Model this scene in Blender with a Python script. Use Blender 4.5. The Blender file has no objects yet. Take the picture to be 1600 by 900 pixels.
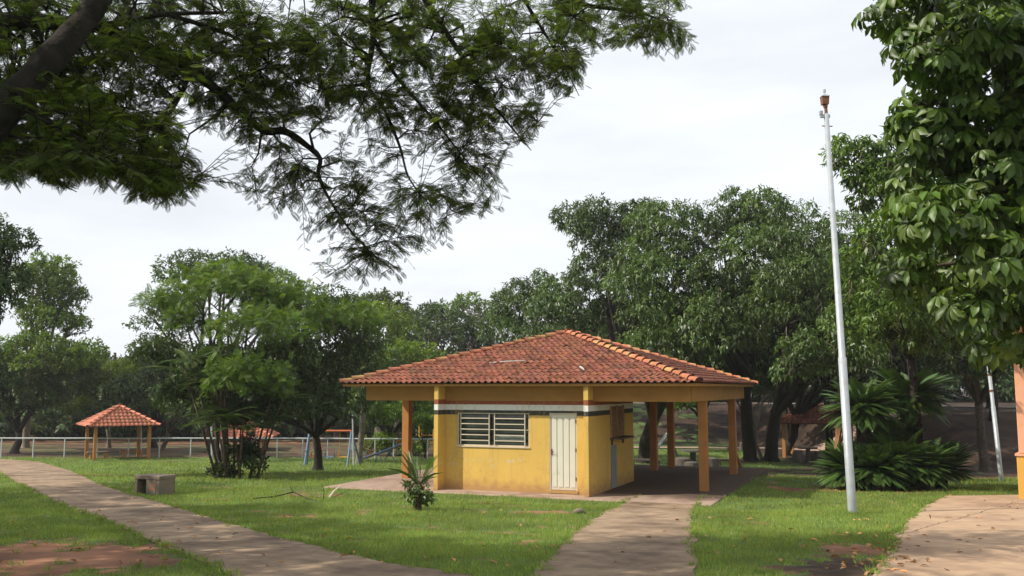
import bpy, math, random
import numpy as np
from mathutils import Vector
R = math.radians
random.seed(7)
S = bpy.context.scene
COL = S.collection
# ------------------------------------------------------------------ camera
F = 1440.0; CAMH = 2.76; PITCH = math.atan(157/1440.0)
cd = bpy.data.cameras.new("camera"); cam = bpy.data.objects.new("camera", cd); COL.objects.link(cam)
cam.location = (0, 0, CAMH); cam.rotation_euler = (R(90)+PITCH, 0, 0)
cd.sensor_width = 36; cd.lens = 36*F/1600; cd.clip_end = 2000; cd.clip_start = 0.1
S.camera = cam
# ------------------------------------------------------------------ light
SUNAZ = math.atan2(-.963, -.272); SUNEL = R(45)
sd = Vector((math.sin(SUNAZ)*math.cos(SUNEL), math.cos(SUNAZ)*math.cos(SUNEL), math.sin(SUNEL)))
sl = bpy.data.lights.new("sun", 'SUN'); sl.energy = 4.6; sl.angle = R(0.6); sl.color = (1, .93, .80)
so = bpy.data.objects.new("sun", sl); COL.objects.link(so)
so.rotation_euler = sd.to_track_quat('Z', 'Y').to_euler()
W = bpy.data.worlds.new("World"); S.world = W; W.use_nodes = True
nt = W.node_tree; nt.nodes.clear()
def wn(t, **k):
    n = nt.nodes.new(t)
    for a, b in k.items(): setattr(n, a, b)
    return n
sky = wn('ShaderNodeTexSky', sky_type='NISHITA', sun_disc=False, sun_elevation=SUNEL, sun_rotation=SUNAZ % (2*math.pi))
sky.air_density = 1.2; sky.dust_density = 3
bg = wn('ShaderNodeBackground'); bg.inputs[1].default_value = 0.075
bg2 = wn('ShaderNodeBackground'); bg2.inputs[1].default_value = 1.22
tc = wn('ShaderNodeTexCoord'); mp = wn('ShaderNodeMapping'); mp.inputs[3].default_value = (1.6, 1.6, 7)
nz = wn('ShaderNodeTexNoise'); nz.inputs['Scale'].default_value = 1.3; nz.inputs['Detail'].default_value = 6; nz.inputs['Roughness'].default_value = .55
cr = wn('ShaderNodeValToRGB')
cr.color_ramp.elements[0].position = .32; cr.color_ramp.elements[0].color = (.71, .735, .775, 1)
cr.color_ramp.elements[1].position = .68; cr.color_ramp.elements[1].color = (.90, .935, .985, 1)
mx = wn('ShaderNodeMixShader'); mx.inputs[0].default_value = .86
ow = wn('ShaderNodeOutputWorld')
L = nt.links.new
L(tc.outputs['Generated'], mp.inputs[0]); L(mp.outputs[0], nz.inputs['Vector']); L(nz.outputs[0], cr.inputs[0])
L(cr.outputs[0], bg2.inputs[0]); L(sky.outputs[0], bg.inputs[0])
L(bg.outputs[0], mx.inputs[1]); L(bg2.outputs[0], mx.inputs[2]); L(mx.outputs[0], ow.inputs[0])
vs = S.view_settings
vs.view_transform = 'Standard'; vs.look = 'None'; vs.gamma = 1; vs.exposure = 0.12; vs.use_curve_mapping = False

# ------------------------------------------------------------------ helpers
cp, sp = math.cos(PITCH), math.sin(PITCH)
def P(px, py, d):
    """world point seen at photo pixel (px,py) at ground distance y=d"""
    u = (px-800)/F; v = (450-py)/F
    dy = cp - v*sp; dz = sp + v*cp
    return Vector((u*d/dy, d, CAMH + dz*d/dy))
def sst(a, b, x):
    t = np.clip((x-a)/(b-a), 0, 1); return t*t*(3-2*t)
TH = R(22.2); E1 = (math.cos(TH), -math.sin(TH)); E2 = (math.sin(TH), math.cos(TH))
PC = (1.77, 29.5); HS = 5.13
def loc2w(x, y): return (PC[0]+x*E1[0]+y*E2[0], PC[1]+x*E1[1]+y*E2[1])
rng0 = np.random.default_rng(11)
_T = rng0.random((256, 256))
def vnoise(x, y, s):
    x = np.asarray(x, float)*s; y = np.asarray(y, float)*s
    xi = np.floor(x).astype(int); yi = np.floor(y).astype(int)
    fx = x-xi; fy = y-yi; fx = fx*fx*(3-2*fx); fy = fy*fy*(3-2*fy)
    g = lambda i, j: _T[i & 255, j & 255]
    return (g(xi, yi)*(1-fx)+g(xi+1, yi)*fx)*(1-fy)+(g(xi, yi+1)*(1-fx)+g(xi+1, yi+1)*fx)*fy
def fbm(x, y, s):
    return (vnoise(x, y, s)+.5*vnoise(x+31.7, y, s*2.1)+.25*vnoise(x, y+17.3, s*4.3)+.12*vnoise(x, y+5, s*9))/1.87
def terrain(x, y):
    x = np.asarray(x, float); y = np.asarray(y, float)
    z = 1.16-.0483*np.minimum(y, 57.0)
    z = np.where(y > 50, 1.16-.0483*50 - .0483*7*(1-np.exp(-(np.maximum(y, 50)-50)/7.0)), z)
    # right: level ground, then a bank with a road on top
    wr = sst(-2, 8, x)
    zr = np.maximum(z, -1.05 + 0*z)
    ys = 62-22*sst(16, 24, x)
    zr = zr + sst(0, 15, y-ys)*2.5
    z = z*(1-wr)+zr*wr
    far = sst(110, 400, y); z = z+far*6*(1-wr)
    # level pad under the pavilion
    dx = x-PC[0]; dy = y-PC[1]
    lx = np.abs(dx*E1[0]+dy*E1[1]); ly = np.abs(dx*E2[0]+dy*E2[1])
    ds = np.maximum(lx, ly)-5.35
    w = (1-sst(.2, 3.5, ds))*(1-sst(29, 33, y))
    z = z*(1-w)+(-.035)*w
    return z + .025*(fbm(x, y, .6)-.5)
def G(px, py):
    lo, hi = 5.0, 260.0
    prev = 5.0
    for i in range(900):
        d = 5*1.005**i
        p = P(px, py, d)
        if p.z < float(terrain(p.x, p.y)):
            lo, hi = prev, d
            for _ in range(24):
                m = (lo+hi)/2; q = P(px, py, m)
                if q.z < float(terrain(q.x, q.y)): hi = m
                else: lo = m
            break
        prev = d
    p = P(px, py, hi); p.z = float(terrain(p.x, p.y)); return p

def mat(name, color, rough=.8, var=.15, vscale=8, bump=0, bscale=60, metal=0, spec=.3, transl=0, tint=False, dirt=None, dscale=1.2, dpos=(.45, .65), coord='Object', detail=6):
    m = bpy.data.materials.new(name); m.use_nodes = True
    n = m.node_tree.nodes; l = m.node_tree.links.new
    b = n['Principled BSDF']; out = n['Material Output']
    b.inputs['Roughness'].default_value = rough; b.inputs['Metallic'].default_value = metal
    b.inputs['Specular IOR Level'].default_value = spec
    t = n.new('ShaderNodeTexCoord')
    nz = n.new('ShaderNodeTexNoise'); nz.inputs['Scale'].default_value = vscale; nz.inputs['Detail'].default_value = detail
    l(t.outputs[coord], nz.inputs['Vector'])
    hs = n.new('ShaderNodeMix'); hs.data_type = 'RGBA'
    c = Vector(color)
    hs.inputs[6].default_value = (*(c*(1-var)), 1); hs.inputs[7].default_value = (*[min(1, v) for v in c*(1+var)], 1)
    mr = n.new('ShaderNodeMapRange'); mr.inputs[1].default_value = .3; mr.inputs[2].default_value = .7
    l(nz.outputs[0], mr.inputs[0]); l(mr.outputs[0], hs.inputs[0])
    last = hs.outputs[2]
    if dirt is not None:
        n2 = n.new('ShaderNodeTexNoise'); n2.inputs['Scale'].default_value = dscale; n2.inputs['Detail'].default_value = 8; n2.inputs['Roughness'].default_value = .65
        l(t.outputs[coord], n2.inputs['Vector'])
        r2 = n.new('ShaderNodeMapRange'); r2.inputs[1].default_value = dpos[0]; r2.inputs[2].default_value = dpos[1]
        l(n2.outputs[0], r2.inputs[0])
        m2 = n.new('ShaderNodeMix'); m2.data_type = 'RGBA'; l(r2.outputs[0], m2.inputs[0]); l(last, m2.inputs[6]); m2.inputs[7].default_value = (*dirt, 1)
        last = m2.outputs[2]
    if tint:
        a = n.new('ShaderNodeAttribute'); a.attribute_name = 'tint'
        g = n.new('ShaderNodeMix'); g.data_type = 'RGBA'; g.blend_type = 'MULTIPLY'; g.inputs[0].default_value = 1
        l(last, g.inputs[6]); l(a.outputs['Color'], g.inputs[7]); last = g.outputs[2]
    l(last, b.inputs['Base Color'])
    if bump:
        bn = n.new('ShaderNodeTexNoise'); bn.inputs['Scale'].default_value = bscale; bn.inputs['Detail'].default_value = 6
        l(t.outputs[coord], bn.inputs['Vector'])
        bp = n.new('ShaderNodeBump'); bp.inputs['Strength'].default_value = bump; bp.inputs['Distance'].default_value = .02
        l(bn.outputs[0], bp.inputs['Height']); l(bp.outputs[0], b.inputs['Normal'])
    if transl:
        tr = n.new('ShaderNodeBsdfTranslucent'); ms = n.new('ShaderNodeMixShader'); ms.inputs[0].default_value = transl
        bright = n.new('ShaderNodeMix'); bright.data_type = 'RGBA'; bright.blend_type = 'MULTIPLY'; bright.inputs[0].default_value = 1
        l(last, bright.inputs[6]); bright.inputs[7].default_value = (1.5, 1.5, .7, 1)
        l(bright.outputs[2], tr.inputs[0]); l(b.outputs[0], ms.inputs[1]); l(tr.outputs[0], ms.inputs[2]); l(ms.outputs[0], out.inputs[0])
    m['nodes_last'] = ''
    return m

def npmesh(name, V, F_, m, parent=None, tint=None, smooth=False, vattr=None):
    V = np.asarray(V, np.float32).reshape(-1, 3); F_ = np.asarray(F_, np.int32)
    me = bpy.data.meshes.new(name); k = F_.shape[1]; nf = F_.shape[0]
    me.vertices.add(len(V)); me.vertices.foreach_set('co', V.ravel())
    me.loops.add(nf*k); me.loops.foreach_set('vertex_index', F_.ravel())
    me.polygons.add(nf); me.polygons.foreach_set('loop_start', np.arange(0, nf*k, k, dtype=np.int32))
    me.update(calc_edges=True)
    if tint is not None:
        a = me.attributes.new('tint', 'FLOAT_COLOR', 'FACE' if False else 'CORNER')
        c = np.ones((nf, k, 4), np.float32); c[:, :, :3] = np.asarray(tint, np.float32)[:, None, :]
        a.data.foreach_set('color', c.ravel())
    if vattr:
        for kx, arr in vattr.items():
            a = me.attributes.new(kx, 'FLOAT', 'POINT'); a.data.foreach_set('value', np.asarray(arr, np.float32).ravel())
    if smooth: me.polygons.foreach_set('use_smooth', np.ones(nf, bool))
    me.materials.append(m)
    o = bpy.data.objects.new(name, me); COL.objects.link(o)
    if parent: o.parent = parent
    return o

class MB:
    """collects quads / ngons for one mesh object"""
    def __init__(s): s.v = []; s.f = []; s.mi = []
    def add(s, vs_, fs, mi=0):
        b = len(s.v); s.v += [tuple(v) for v in vs_]; s.f += [tuple(i+b for i in f) for f in fs]; s.mi += [mi]*len(fs)
    def box(s, x0, x1, y0, y1, z0, z1, mi=0, bev=0):
        if x0 > x1: x0, x1 = x1, x0
        if y0 > y1: y0, y1 = y1, y0
        s.add([(x0, y0, z0), (x1, y0, z0), (x1, y1, z0), (x0, y1, z0), (x0, y0, z1), (x1, y0, z1), (x1, y1, z1), (x0, y1, z1)],
              [(0, 3, 2, 1), (4, 5, 6, 7), (0, 1, 5, 4), (1, 2, 6, 5), (2, 3, 7, 6), (3, 0, 4, 7)], mi)
        return s
    def tube(s, pts, rad, n=8, mi=0, cap=True):
        pts = [Vector(p) for p in pts]
        if not hasattr(rad, '__len__'): rad = [rad]*len(pts)
        rings = []
        up = Vector((0, 0, 1)); prev = None
        b = len(s.v)
        for i, p in enumerate(pts):
            t = (pts[min(i+1, len(pts)-1)]-pts[max(i-1, 0)])
            if t.length < 1e-6: t = Vector((0, 0, 1))
            t.normalize()
            if prev is None:
                a = t.orthogonal().normalized()
            else:
                a = (prev - t*prev.dot(t)); a = a.normalized() if a.length > 1e-5 else t.orthogonal().normalized()
            prev = a; c = t.cross(a)
            for k in range(n):
                an = 2*math.pi*k/n
                s.v.append(tuple(p+(a*math.cos(an)+c*math.sin(an))*rad[i]))
        for i in range(len(pts)-1):
            for k in range(n):
                k2 = (k+1) % n
                s.f.append((b+i*n+k, b+i*n+k2, b+(i+1)*n+k2, b+(i+1)*n+k)); s.mi.append(mi)
        if cap:
            s.f.append(tuple(b+k for k in range(n))[::-1]); s.mi.append(mi)
            s.f.append(tuple(b+(len(pts)-1)*n+k for k in range(n))); s.mi.append(mi)
        return s
    def build(s, name, m, parent=None, smooth=False, bevel=0):
        me = bpy.data.meshes.new(name); me.from_pydata(s.v, [], s.f); me.update()
        ms = m if isinstance(m, list) else [m]
        for q in ms: me.materials.append(q)
        if len(ms) > 1: me.polygons.foreach_set('material_index', s.mi)
        if smooth: me.polygons.foreach_set('use_smooth', [True]*len(me.polygons))
        o = bpy.data.objects.new(name, me); COL.objects.link(o)
        if parent: o.parent = parent
        if bevel:
            b = o.modifiers.new('bevel', 'BEVEL'); b.width = bevel; b.segments = 2; b.limit_method = 'ANGLE'
        return o
def tag(o, label=None, cat=None, group=None, kind=None):
    if label: o['label'] = label
    if cat: o['category'] = cat
    if group: o['group'] = group
    if kind: o['kind'] = kind
    return o
def empty(name, loc, rz=0, label=None, cat=None, group=None):
    o = bpy.data.objects.new(name, None); COL.objects.link(o); o.location = loc; o.rotation_euler = (0, 0, rz)
    o.empty_display_size = .2
    return tag(o, label, cat, group)
def kids(o): return [c for c in bpy.data.objects if c.parent == o]
def copy_tree(o, parent=None):
    c = o.copy(); COL.objects.link(c); c.parent = parent
    for ch in kids(o): copy_tree(ch, c)
    return c

# ------------------------------------------------------------------ materials
M = {}
M['path'] = mat('path_concrete', (.30, .212, .138), .9, .2, 3.5, .3, 45, dirt=(.13, .085, .055), dscale=.9, dpos=(.44, .66))
M['pave'] = mat('pavement_concrete', (.42, .285, .185), .9, .16, 2.5, .25, 40, dirt=(.20, .12, .08), dscale=.6, dpos=(.5, .75))
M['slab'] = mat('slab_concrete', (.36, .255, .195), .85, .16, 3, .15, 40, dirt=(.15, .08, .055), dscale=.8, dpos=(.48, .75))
def slab_darken(m):
    # far darker behind the front strip on the right half, noisy border (object space)
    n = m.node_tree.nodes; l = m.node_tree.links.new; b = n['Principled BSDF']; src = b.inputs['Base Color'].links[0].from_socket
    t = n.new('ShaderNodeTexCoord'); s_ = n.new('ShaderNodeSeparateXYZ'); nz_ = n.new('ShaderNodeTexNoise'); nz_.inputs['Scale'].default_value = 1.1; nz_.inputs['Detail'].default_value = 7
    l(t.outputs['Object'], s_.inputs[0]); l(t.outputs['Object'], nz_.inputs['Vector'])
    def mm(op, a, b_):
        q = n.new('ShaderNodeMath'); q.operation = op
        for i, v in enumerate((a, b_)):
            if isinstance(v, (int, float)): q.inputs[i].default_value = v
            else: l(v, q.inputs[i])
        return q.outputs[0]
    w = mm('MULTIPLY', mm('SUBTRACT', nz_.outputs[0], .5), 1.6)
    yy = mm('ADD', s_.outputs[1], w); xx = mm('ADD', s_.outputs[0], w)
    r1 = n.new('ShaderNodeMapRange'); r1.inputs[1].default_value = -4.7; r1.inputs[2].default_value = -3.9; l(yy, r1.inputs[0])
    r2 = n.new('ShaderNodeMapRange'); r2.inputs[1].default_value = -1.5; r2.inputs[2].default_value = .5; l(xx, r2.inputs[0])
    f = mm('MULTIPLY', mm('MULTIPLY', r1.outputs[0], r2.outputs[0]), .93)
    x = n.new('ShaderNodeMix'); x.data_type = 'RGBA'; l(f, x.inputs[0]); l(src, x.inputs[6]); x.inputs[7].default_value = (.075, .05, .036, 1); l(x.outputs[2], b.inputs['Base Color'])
slab_darken(M['slab'])
M['playpath'] = mat('play_path', (.36, .255, .195), .9, .16, 3)
M['orange'] = mat('orange_paint', (.42, .19, .06), .7, .1, 3, .08, 50, dirt=(.30, .14, .05), dscale=1.6, dpos=(.56, .9))
M['ybeam'] = mat('ochre_paint', (.42, .215, .065), .7, .1, 3, .08, 50, dirt=(.34, .17, .06), dscale=1.5, dpos=(.56, .9))
M['tile'] = mat('clay_tile', (.30, .112, .072), .85, .28, 9, .2, 80, tint=True, dirt=(.12, .065, .045), dscale=2.2, dpos=(.46, .76))
M['tile_new'] = mat('fresh_clay_tile', (.46, .175, .11), .85, .12, 6, .2, 80, tint=True, dirt=(.3, .11, .07), dscale=1.2, dpos=(.55, .85))
M['ridge'] = mat('ridge_tile', (.42, .16, .085), .85, .2, 9, .2, 80, tint=True, dirt=(.42, .26, .10), dscale=2.2, dpos=(.50, .62))
M['cream'] = mat('cream_metal', (.62, .53, .42), .5, .06, 5, dirt=(.4, .28, .2), dscale=4, dpos=(.6, .8))
M['door'] = mat('cream_door', (.66, .64, .55), .5, .04, 3, .03, 20, dirt=(.45, .38, .3), dscale=2.5, dpos=(.62, .85))
M['dark'] = mat('dark_interior', (.02, .022, .018), .6, .2, 4)
M['glass'] = mat('window_glass', (.035, .045, .035), .12, .4, 3, spec=.5)
M['blue'] = mat('blue_paint', (.12, .19, .30), .5, .12, 8)
M['swingor'] = mat('red_orange_paint', (.50, .13, .05), .5, .1, 8)
M['yellow'] = mat('yellow_paint', (.62, .36, .05), .6, .1, 8)
M['white'] = mat('white_pipe', (.46, .49, .48), .5, .08, 6, dirt=(.36, .38, .36), dscale=3, dpos=(.55, .8))
M['pole'] = mat('galvanised_pole', (.40, .43, .46), .45, .1, 5, .04, 60, metal=.25, dirt=(.36, .36, .34), dscale=6, dpos=(.5, .75))
M['rust'] = mat('rusty_metal', (.20, .09, .05), .8, .25, 12)
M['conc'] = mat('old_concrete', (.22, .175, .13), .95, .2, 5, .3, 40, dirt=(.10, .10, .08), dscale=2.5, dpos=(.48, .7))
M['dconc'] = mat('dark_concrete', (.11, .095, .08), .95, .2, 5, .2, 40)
M['bark'] = mat('bark', (.085, .065, .05), .95, .35, 9, .6, 35, dirt=(.19, .17, .14), dscale=3, dpos=(.58, .75))
M['barkl'] = mat('pale_bark', (.20, .165, .125), .95, .35, 9, .6, 35, dirt=(.10, .08, .06), dscale=3, dpos=(.5, .7))
M['barkd'] = mat('dark_bark', (.035, .028, .022), .95, .35, 9, .7, 30)
M['bamboo'] = mat('stem_brown', (.085, .055, .035), .8, .3, 9)
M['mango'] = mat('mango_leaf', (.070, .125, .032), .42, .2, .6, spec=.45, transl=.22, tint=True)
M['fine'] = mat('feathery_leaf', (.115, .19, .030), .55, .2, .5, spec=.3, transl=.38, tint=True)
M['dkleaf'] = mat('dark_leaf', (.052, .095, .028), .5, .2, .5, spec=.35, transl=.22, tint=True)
M['over'] = mat('overhead_leaf', (.062, .105, .020), .55, .2, .8, spec=.2, transl=.45, tint=True)
M['big'] = mat('broad_leaf', (.074, .140, .020), .44, .15, 2, spec=.5, transl=.25, tint=True)
M['cycad'] = mat('cycad_leaf', (.070, .140, .035), .30, .15, 2, spec=.5, transl=.12, tint=True)
M['farleaf'] = mat('far_leaf', (.075, .120, .038), .6, .2, .3, spec=.2, transl=.25, tint=True)
M['dry'] = mat('dry_leaf', (.36, .20, .09), .8, .3, 3, transl=.15, tint=True)
M['grass'] = mat('grass_blade', (.180, .280, .068), .6, .28, .9, spec=.25, transl=.35, tint=True)
M['wallor'] = mat('peach_wall', (.66, .335, .21), .85, .06, 2, .1, 60, dirt=(.55, .24, .08), dscale=1.2, dpos=(.5, .8))
M['wallyel'] = mat('mustard_wall', (.60, .33, .07), .85, .06, 2, .1, 60)

# kiosk wall paint: yellow with three painted bands and scuffs (object z)
def kiosk_mat():
    m = mat('kiosk_paint', (.66, .43, .105), .75, .05, 2.2, .06, 55)
    n = m.node_tree.nodes; l = m.node_tree.links.new; b = n['Principled BSDF']
    src = b.inputs['Base Color'].links[0].from_socket
    t = n.new('ShaderNodeTexCoord'); s = n.new('ShaderNodeSeparateXYZ'); l(t.outputs['Object'], s.inputs[0])
    r = n.new('ShaderNodeValToRGB'); r.color_ramp.interpolation = 'CONSTANT'
    mr = n.new('ShaderNodeMapRange'); mr.inputs[1].default_value = 0; mr.inputs[2].default_value = 3
    nj = n.new('ShaderNodeTexNoise'); nj.inputs['Scale'].default_value = 14; l(t.outputs['Object'], nj.inputs['Vector'])
    ad = n.new('ShaderNodeMath'); ad.operation = 'MULTIPLY_ADD'; l(nj.outputs[0], ad.inputs[0]); ad.inputs[1].default_value = .02; l(s.outputs[2], ad.inputs[2])
    l(ad.outputs[0], mr.inputs[0]); l(mr.outputs[0], r.inputs[0])
    e = r.color_ramp.elements
    e[0].position = 0; e[0].color = (1, 1, 1, 1)
    e[1].position = 2.05/3; e[1].color = (.045, .05, .045, 1)
    for p, c in ((2.175/3, (.78, .78, .76, 1)), (2.33/3, (.30, .085, .04, 1)), (2.47/3, (1, 1, 1, 1))):
        q = e.new(p); q.color = c
    f = n.new('ShaderNodeValToRGB'); f.color_ramp.interpolation = 'CONSTANT'
    f.color_ramp.elements[0].position = 0; f.color_ramp.elements[0].color = (0, 0, 0, 1)
    f.color_ramp.elements[1].position = 2.05/3; f.color_ramp.elements[1].color = (1, 1, 1, 1)
    q = f.color_ramp.elements.new(2.47/3); q.color = (0, 0, 0, 1)
    l(mr.outputs[0], f.inputs[0])
    mx1 = n.new('ShaderNodeMix'); mx1.data_type = 'RGBA'; l(f.outputs[0], mx1.inputs[0]); l(src, mx1.inputs[6]); l(r.outputs[0], mx1.inputs[7])
    # peeling flecks around 0.8 m and near the ground
    nf = n.new('ShaderNodeTexNoise'); nf.inputs['Scale'].default_value = 9; nf.inputs['Detail'].default_value = 5; l(t.outputs['Object'], nf.inputs['Vector'])
    rf = n.new('ShaderNodeMapRange'); rf.inputs[1].default_value = .62; rf.inputs[2].default_value = .66; l(nf.outputs[0], rf.inputs[0])
    zr = n.new('ShaderNodeValToRGB'); l(mr.outputs[0], zr.inputs[0])
    ze = zr.color_ramp.elements
    ze[0].position = .015; ze[0].color = (1, 1, 1, 1); ze[1].position = .05; ze[1].color = (0, 0, 0, 1)
    for p, v in ((.20, 0), (.235, 1), (.28, 1), (.31, 0)):
        q = ze.new(p); q.color = (v, v, v, 1)
    mu = n.new('ShaderNodeMath'); mu.operation = 'MULTIPLY'; l(rf.outputs[0], mu.inputs[0]); l(zr.outputs[0], mu.inputs[1])
    mx2 = n.new('ShaderNodeMix'); mx2.data_type = 'RGBA'; l(mu.outputs[0], mx2.inputs[0]); l(mx1.outputs[2], mx2.inputs[6]); mx2.inputs[7].default_value = (.60, .50, .40, 1)
    # red soil splashed on the foot of the walls and rain streaks
    ns = n.new('ShaderNodeTexNoise'); ns.inputs['Scale'].default_value = 5; ns.inputs['Detail'].default_value = 8; l(t.outputs['Object'], ns.inputs['Vector'])
    q1 = n.new('ShaderNodeMath'); q1.operation = 'MULTIPLY_ADD'; l(ns.outputs[0], q1.inputs[0]); q1.inputs[1].default_value = -.55; l(s.outputs[2], q1.inputs[2])
    q2 = n.new('ShaderNodeMapRange'); l(q1.outputs[0], q2.inputs[0]); q2.inputs[1].default_value = -.22; q2.inputs[2].default_value = .10; q2.inputs[3].default_value = .75; q2.inputs[4].default_value = 0
    mx3 = n.new('ShaderNodeMix'); mx3.data_type = 'RGBA'; l(q2.outputs[0], mx3.inputs[0]); l(mx2.outputs[2], mx3.inputs[6]); mx3.inputs[7].default_value = (.36, .19, .09, 1)
    mpn = n.new('ShaderNodeMapping'); mpn.inputs[3].default_value = (7, 7, .5); l(t.outputs['Object'], mpn.inputs[0])
    nst = n.new('ShaderNodeTexNoise'); nst.inputs['Scale'].default_value = 1.6; nst.inputs['Detail'].default_value = 6; l(mpn.outputs[0], nst.inputs['Vector'])
    q3 = n.new('ShaderNodeMapRange'); l(nst.outputs[0], q3.inputs[0]); q3.inputs[1].default_value = .52; q3.inputs[2].default_value = .78; q3.inputs[3].default_value = 0; q3.inputs[4].default_value = .5
    mx4 = n.new('ShaderNodeMix'); mx4.data_type = 'RGBA'; l(q3.outputs[0], mx4.inputs[0]); l(mx3.outputs[2], mx4.inputs[6]); mx4.inputs[7].default_value = (.45, .27, .10, 1)
    nc = n.new('ShaderNodeTexNoise'); nc.inputs['Scale'].default_value = 1.3; nc.inputs['Detail'].default_value = 9; nc.inputs['Roughness'].default_value = .62; l(t.outputs['Object'], nc.inputs['Vector'])
    c1 = n.new('ShaderNodeMath'); c1.operation = 'SUBTRACT'; l(nc.outputs[0], c1.inputs[0]); c1.inputs[1].default_value = .56
    c2 = n.new('ShaderNodeMath'); c2.operation = 'ABSOLUTE'; l(c1.outputs[0], c2.inputs[0])
    c3 = n.new('ShaderNodeMapRange'); l(c2.outputs[0], c3.inputs[0]); c3.inputs[1].default_value = .001; c3.inputs[2].default_value = .004; c3.inputs[3].default_value = .45; c3.inputs[4].default_value = 0
    mx5 = n.new('ShaderNodeMix'); mx5.data_type = 'RGBA'; l(c3.outputs[0], mx5.inputs[0]); l(mx4.outputs[2], mx5.inputs[6]); mx5.inputs[7].default_value = (.22, .13, .05, 1)
    l(mx5.outputs[2], b.inputs['Base Color'])
    return m
M['kiosk'] = kiosk_mat()

# ------------------------------------------------------------------ ground
# bare-soil mask shared by the ground colour and the grass density
def softspot(x, y, c, rx, ry, ang=0):
    dx = x-c[0]; dy = y-c[1]; ca, sa = math.cos(ang), math.sin(ang)
    u = (dx*ca+dy*sa)/rx; v = (-dx*sa+dy*ca)/ry
    return np.exp(-(u*u+v*v))
SPOTS = []
for px, py, rx, ry, st in ((90, 862, 1.9, 1.5, .60), (10, 880, 1.5, 1.2, .60), (200, 880, .5, .4, .5), (800, 790, 1.1, .28, .6), (830, 800, .8, .25, .6), (760, 785, .7, .2, .5),
                       (1300, 762, 1.0, .8, .7), (1380, 768, 1.8, .35, .8), (1240, 740, 1.6, 1.6, .85), (1190, 752, .8, .6, .5), (1250, 765, 1.3, .5, .7), (580, 742, 2.2, .35, .75), (560, 748, 1.6, .3, .4),
                       (330, 780, .5, .3, .7), (420, 800, .7, .3, .5), (380, 760, 1.2, .6, .5), (480, 775, 1.0, .3, .5), (1330, 880, .55, .7, 1.3), (1360, 860, .5, .6, 1.3), (1300, 900, .6, .5, 1.2),
                       (150, 742, 1.8, .3, .4), (1100, 790, .5, .4, .3), (1500, 745, 2.5, 1.2, .9), (1480, 712, 4, 3, 1.1), (1540, 725, 3, 2.5, 1.1), (430, 808, .5, .2, .5), (820, 801, .5, .15, .5)):
    g = G(px, py); SPOTS.append((g.x, g.y, rx, ry, st))
def baremask(x, y):
    v = np.zeros_like(np.asarray(x, float))
    for gx, gy, rx, ry, st in SPOTS: v = v+softspot(x, y, (gx, gy), rx*1.15, ry*1.3)*min(1.3, st*1.12+.08)
    n = fbm(x, y, 1.3)
    n2 = fbm(x+9, y, 5.0)
    m = sst(.30, .70, v*.85+(n-.5)*1.5+(n2-.5)*1.3)
    bank = sst(-3, 4, np.asarray(x, float)-0)*sst(0, 6, np.asarray(y)-(60-22*sst(16, 24, x)))
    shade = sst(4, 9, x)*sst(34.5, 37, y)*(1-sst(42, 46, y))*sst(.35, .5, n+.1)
    right = sst(13, 16, x)*sst(33, 36, y)
    beyond = sst(57.5, 58.5, y)*(1-sst(-2, 2, x))*sst(.3, .6, n+.12)
    return np.clip(np.maximum.reduce([m, bank*sst(.40, .56, n+.02+.25*(n2-.5)), shade, right, beyond*.85]), 0, 1)
def grid(xs, ys):
    X, Y = np.meshgrid(xs, ys); Z = terrain(X, Y)
    V = np.stack([X, Y, Z], -1).reshape(-1, 3); nx, ny = len(xs), len(ys)
    i = np.arange(nx-1)[None, :]+nx*np.arange(ny-1)[:, None]
    Fq = np.stack([i, i+1, i+nx+1, i+nx], -1).reshape(-1, 4)
    return V, Fq
xs = np.concatenate([-np.geomspace(900, 16, 40), np.arange(-15.8, 16, .16), np.geomspace(16.15, 900, 130)])
ys = np.concatenate([np.linspace(-80, 4, 20), np.arange(4.4, 40, .16), np.geomspace(40.2, 110, 230), np.geomspace(114, 1300, 40)])
V, Fq = grid(xs, ys)
def SOILD(x, y):
    g_ = G(1345, 885); return np.clip(softspot(x, y, (g_.x, g_.y), 1.5, 1.2)*1.3, 0, 1)
def litter_shade_mask(x, y): return np.maximum(np.maximum(sst(57.2, 58.5, y)*(1-sst(73, 75, y))*.8, np.maximum(sst(4, 9, x)*sst(34, 37, y), sst(-4, 2, x)*sst(54, 62, y))), SOILD(x, y))  # leaf litter and dark soil; tree shade on the bank is painted in too
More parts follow.
